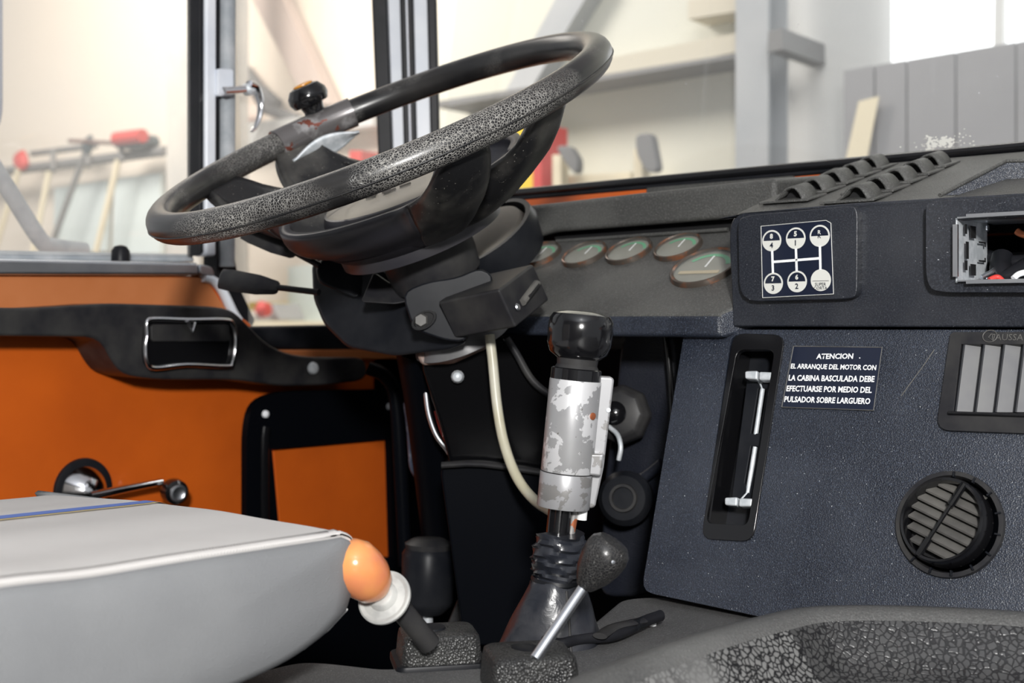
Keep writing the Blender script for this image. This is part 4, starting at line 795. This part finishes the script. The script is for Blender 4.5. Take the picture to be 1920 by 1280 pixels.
# ================================================================== hand levers
def basebox(t, cu, cvt, w, dp_, h, m, zb=TZ, flange=None):
    c = onZ(cu, cvt, zb); ex = (CR*.98+CF*.2).normalized(); ey = Z3.cross(ex)
    def rr(sw, sd_, z, r=.008): return [c+ex*x+ey*y+Z3*z for x, y in rrect(sw, sd_, r)]
    g = G(); g.rings([rr(w, dp_, 0), rr(w, dp_, .003), rr(w*.96, dp_*.96, h*.75), rr(w*.93, dp_*.93, h*.93), rr(w*.86, dp_*.86, h), rr(w*.5, dp_*.5, h+.0012)])
    o = obj('base_box', g, m, t)
    if flange: g = G(); g.rings([rr(w*flange, dp_*flange, -.002), rr(w*flange, dp_*flange, .002), rr(w*flange*.98, dp_*flange*.98, .0035)]); obj('flange', g, rubber, o)
    return c, ex, ey, o
def rrect(w, d, r, k=5):
    out = []
    for cx, cy, a in ((w/2-r, d/2-r, 0), (-w/2+r, d/2-r, PI/2), (-w/2+r, -d/2+r, PI), (w/2-r, -d/2+r, PI*1.5)):
        out += [(cx+r*math.cos(a+PI/2*j/k), cy+r*math.sin(a+PI/2*j/k)) for j in range(k+1)]
    return out
t = thing('orange_knob_lever', 'hand brake lever with orange knob and round grey disc, in front of the seat', 'lever', onZ(822, 1240, TZ))
c, ex, ey, bo = basebox(t, 822, 1238, .062, .050, .024, grained, flange=1.14)
tpz = D(790, 1194, .905)
obj('boot_rim', G().lathe([(.012, 0), (.011, .002), (.008, .002)], c+Z3*.0245-ex*.006, Z3, 30), rubber, bo)
p0, p1 = D(795, 1194, .90), D(738, 1125, .885); lax = (p1-p0).normalized()
obj('lever_sleeve', G().tube([p0-lax*.008, p1], .0080, 24), plastic_grey, t)
dc = D(723, 1122, .875); dax = (D(690, 1082, .855)-D(762, 1168, .895)).normalized(); dax = (dax-CF*.35).normalized()
obj('disc', G().lathe([(.010, -.001), (.0175, -.001), (.0198, .001), (.0198, .003), (.0185, .004), (.016, .003), (.011, .0045), (.009, .008), (.0075, .009)], dc, dax, 48), mat('grey_disc_plastic', (.34, .34, .33), .5, var=(60, (.46, .46, .44), .4, .6)), t)
kx = (D(660, 1052, .855)-D(722, 1122, .875)).normalized()
obj('collar', G().tube([dc, dc+kx*.018], .0072, 8), zinc, t)
obj('knob', G().lathe([(.009, .012), (.0145, .018), (.0178, .028), (.0185, .038), (.0172, .048), (.0125, .056), (.006, .059), (.0005, .0598)], dc-kx*.004, kx, 48), orknob, t, label='orange pink knob')
t = thing('black_knob_lever', 'short chrome lever with crackled black knob in front of the gear lever boot', 'lever', onZ(992, 1300, TZ))
c, ex, ey, bo = basebox(t, 992, 1285, .064, .055, .026, grained)
obj('boot_rim', G().lathe([(.012, 0), (.0125, .0015), (.0105, .002)], c+Z3*.0262-ex*.002, Z3, 30, ey=.7), rubber, bo)
p0, p1 = D(1012, 1222, .86), D(1098, 1095, .89)
obj('rod', G().tube([p0-(p1-p0).normalized()*.006, p1], .0040, 20), alu, t)
kx = (D(1138, 1030, .885)-D(1092, 1098, .89)).normalized()
obj('knob', G().lathe([(.0065, -.002), (.0085, .001), (.0135, .010), (.0162, .020), (.0168, .028), (.0155, .034), (.0115, .038), (.001, .0395)], p1, kx, 48), cracked_knob, t, label='crackled black egg shaped knob')
obj('knob_screw', G().lathe([(.0016, 0), (.0015, .0006), (.0008, .0008)], p1+kx*.024+(CR*.35-CF).normalized()*.0168, (CR*.35-CF), 12), alu, t)
# loose taped cable on the tunnel
t = thing('taped_cable', 'loose black cable end with frayed tape beside the gear lever boot', 'cable', onZ(1150, 1190, TZ))
obj('cable', G().tube([onZ(u, v, TZ+.008) for u, v in [(1020, 1200), (1050, 1206), (1078, 1200), (1110, 1196), (1150, 1192), (1190, 1176), (1238, 1152)]], .0042, smooth=5), rubber, t)
obj('tape_wrap', G().tube([onZ(u, v, TZ+.012) for u, v in [(1125, 1192), (1150, 1176), (1182, 1168), (1205, 1163)]], .0062, smooth=5, flat=.4), plastic_grey, t)
obj('sheath', G().tube([onZ(u, v, TZ+.010) for u, v in [(1190, 1173), (1212, 1163), (1238, 1154)]], .0048, smooth=4), rubber, t)
obj('clip', G().lathe([(.004, 0), (.004, .006), (.002, .007)], onZ(1222, 1172, TZ), Z3, 12), white, t)

# ================================================================== driver seat
t = thing('driver_seat', 'grey cloth driver seat cushion with a blue stripe', 'seat', (-.85, .3, -.45))
SX = -.64
top_s = [onX(u, v, SX) for u, v in [(-420, 1190), (-150, 1130), (0, 1098), (160, 1080), (330, 1052), (500, 1026), (600, 1011), (634, 1005)]]
low_s = [onX(u, v, SX) for u, v in [(-420, 1700), (-150, 1560), (0, 1480), (160, 1400), (300, 1338), (430, 1282), (510, 1245), (560, 1215), (605, 1180), (640, 1142)]]
frn = [onX(u, v, SX) for u, v in [(650, 1012), (658, 1030), (655, 1070), (650, 1110)]]
side = catmull(top_s, 4)+catmull(frn, 3)+catmull(low_s[::-1], 3)
# cushion side
def bulge(p, k): return p+X3*k
cc_ = sum(side, V())/len(side)
g = G(); rr_ = []
for s_, xo in ((1.0, -.010), (1.0, 0), (.996, .004), (.975, .008), (.85, .012), (.5, .015), (.2, .016)): rr_.append([V((p.x+xo, cc_.y+(p.y-cc_.y)*s_, cc_.z+(p.z-cc_.z)*s_)) for p in side])
g.rings([[V((p.x-.35, cc_.y+(p.y-cc_.y)*.9, p.z-.02)) for p in side]]+rr_)
obj('cushion_side', g, seatfab2, t, sharp=70, label='blue grey cloth side of the cushion')
edge = catmull(top_s, 4)+catmull([top_s[-1]]+frn[:2], 3)[1:]
def topf(x, y):
    q = y*(len(edge)-1); i = min(int(q), len(edge)-2); p = edge[i].lerp(edge[i+1], q-i); X = SX+.002-x*.42
    dome = .005*math.sin(PI*min(x*1.0, 1))*min(1, (1-y)*5)
    return V((X, p.y+.018*math.sin(PI*min(x, 1))*(y**6), p.z+dome-.012*x+.0015*math.sin(x*23)*(1-y)-.05*max(0, x-.93)/.07))
obj('cushion_top', G().grid(topf, 40, 60), seatfab, t, solid=.006, label='grey cloth top of the cushion, lightened as if lit from above')
obj('cushion_front', G().rings([[V((SX-.01-x*.41, p.y+.018*math.sin(PI*x), p.z-.004)) for x in [k/20 for k in range(21)]] for p in frn+low_s[::-1][:4]], closed=False), seatfab2, t, solid=.004)
obj('seam_piping', G().tube([p+V((.001, 0, .001)) for p in edge], .0030, 8), seatfab, t)
g = G()
for i in range(0, 260):
    q = i/259*(len(edge)-1); k = min(int(q), len(edge)-2); p = edge[k].lerp(edge[k+1], q-k); g.box(p+V((-.005, -.0006, .0032)), (.009, 0, -.002), (0, .0010, 0), (0, 0, .0012))
o = obj('seam_stitch', g, seatfab, t, sharp=0); o['kind'] = 'stuff'
obj('lower_piping', G().tube([p+V((.003, .002, .0005)) for p in low_s[6:]], .0013, 8), white, t, label='white piping under the cushion')
def sp(u, v):
    r = ray(u, v); return r
def stripe(x0, x1, m, name):
    xa, xb = (SX+.002-x0)/.42, (SX+.002-x1)/.42
    obj(name, G().grid(lambda a, b: topf(xa+(xb-xa)*a, b*.97)+Z3*.0042, 2, 60), m, t)
stripe(-.862, -.877, bluest, 'blue_stripe'); stripe(-.857, -.8605, yelst, 'yellow_stripe')
obj('seat_base', G().box((SX-.38, -.05, -.74), (.34, 0, 0), (0, .5, 0), (0, 0, .42)), blackcloth, t, bev=.01)
obj('seat_pan', G().box((SX-.40, -.1, -.36), (.38, 0, 0), (0, .56, .05), (0, 0, .02)), blackcloth, t)
obj('backrest', G().box((SX-.42, -.22, -.2), (.42, 0, 0), (0, .12, 0), (0, -.05, .55)), seatfab, t, bev=.03)
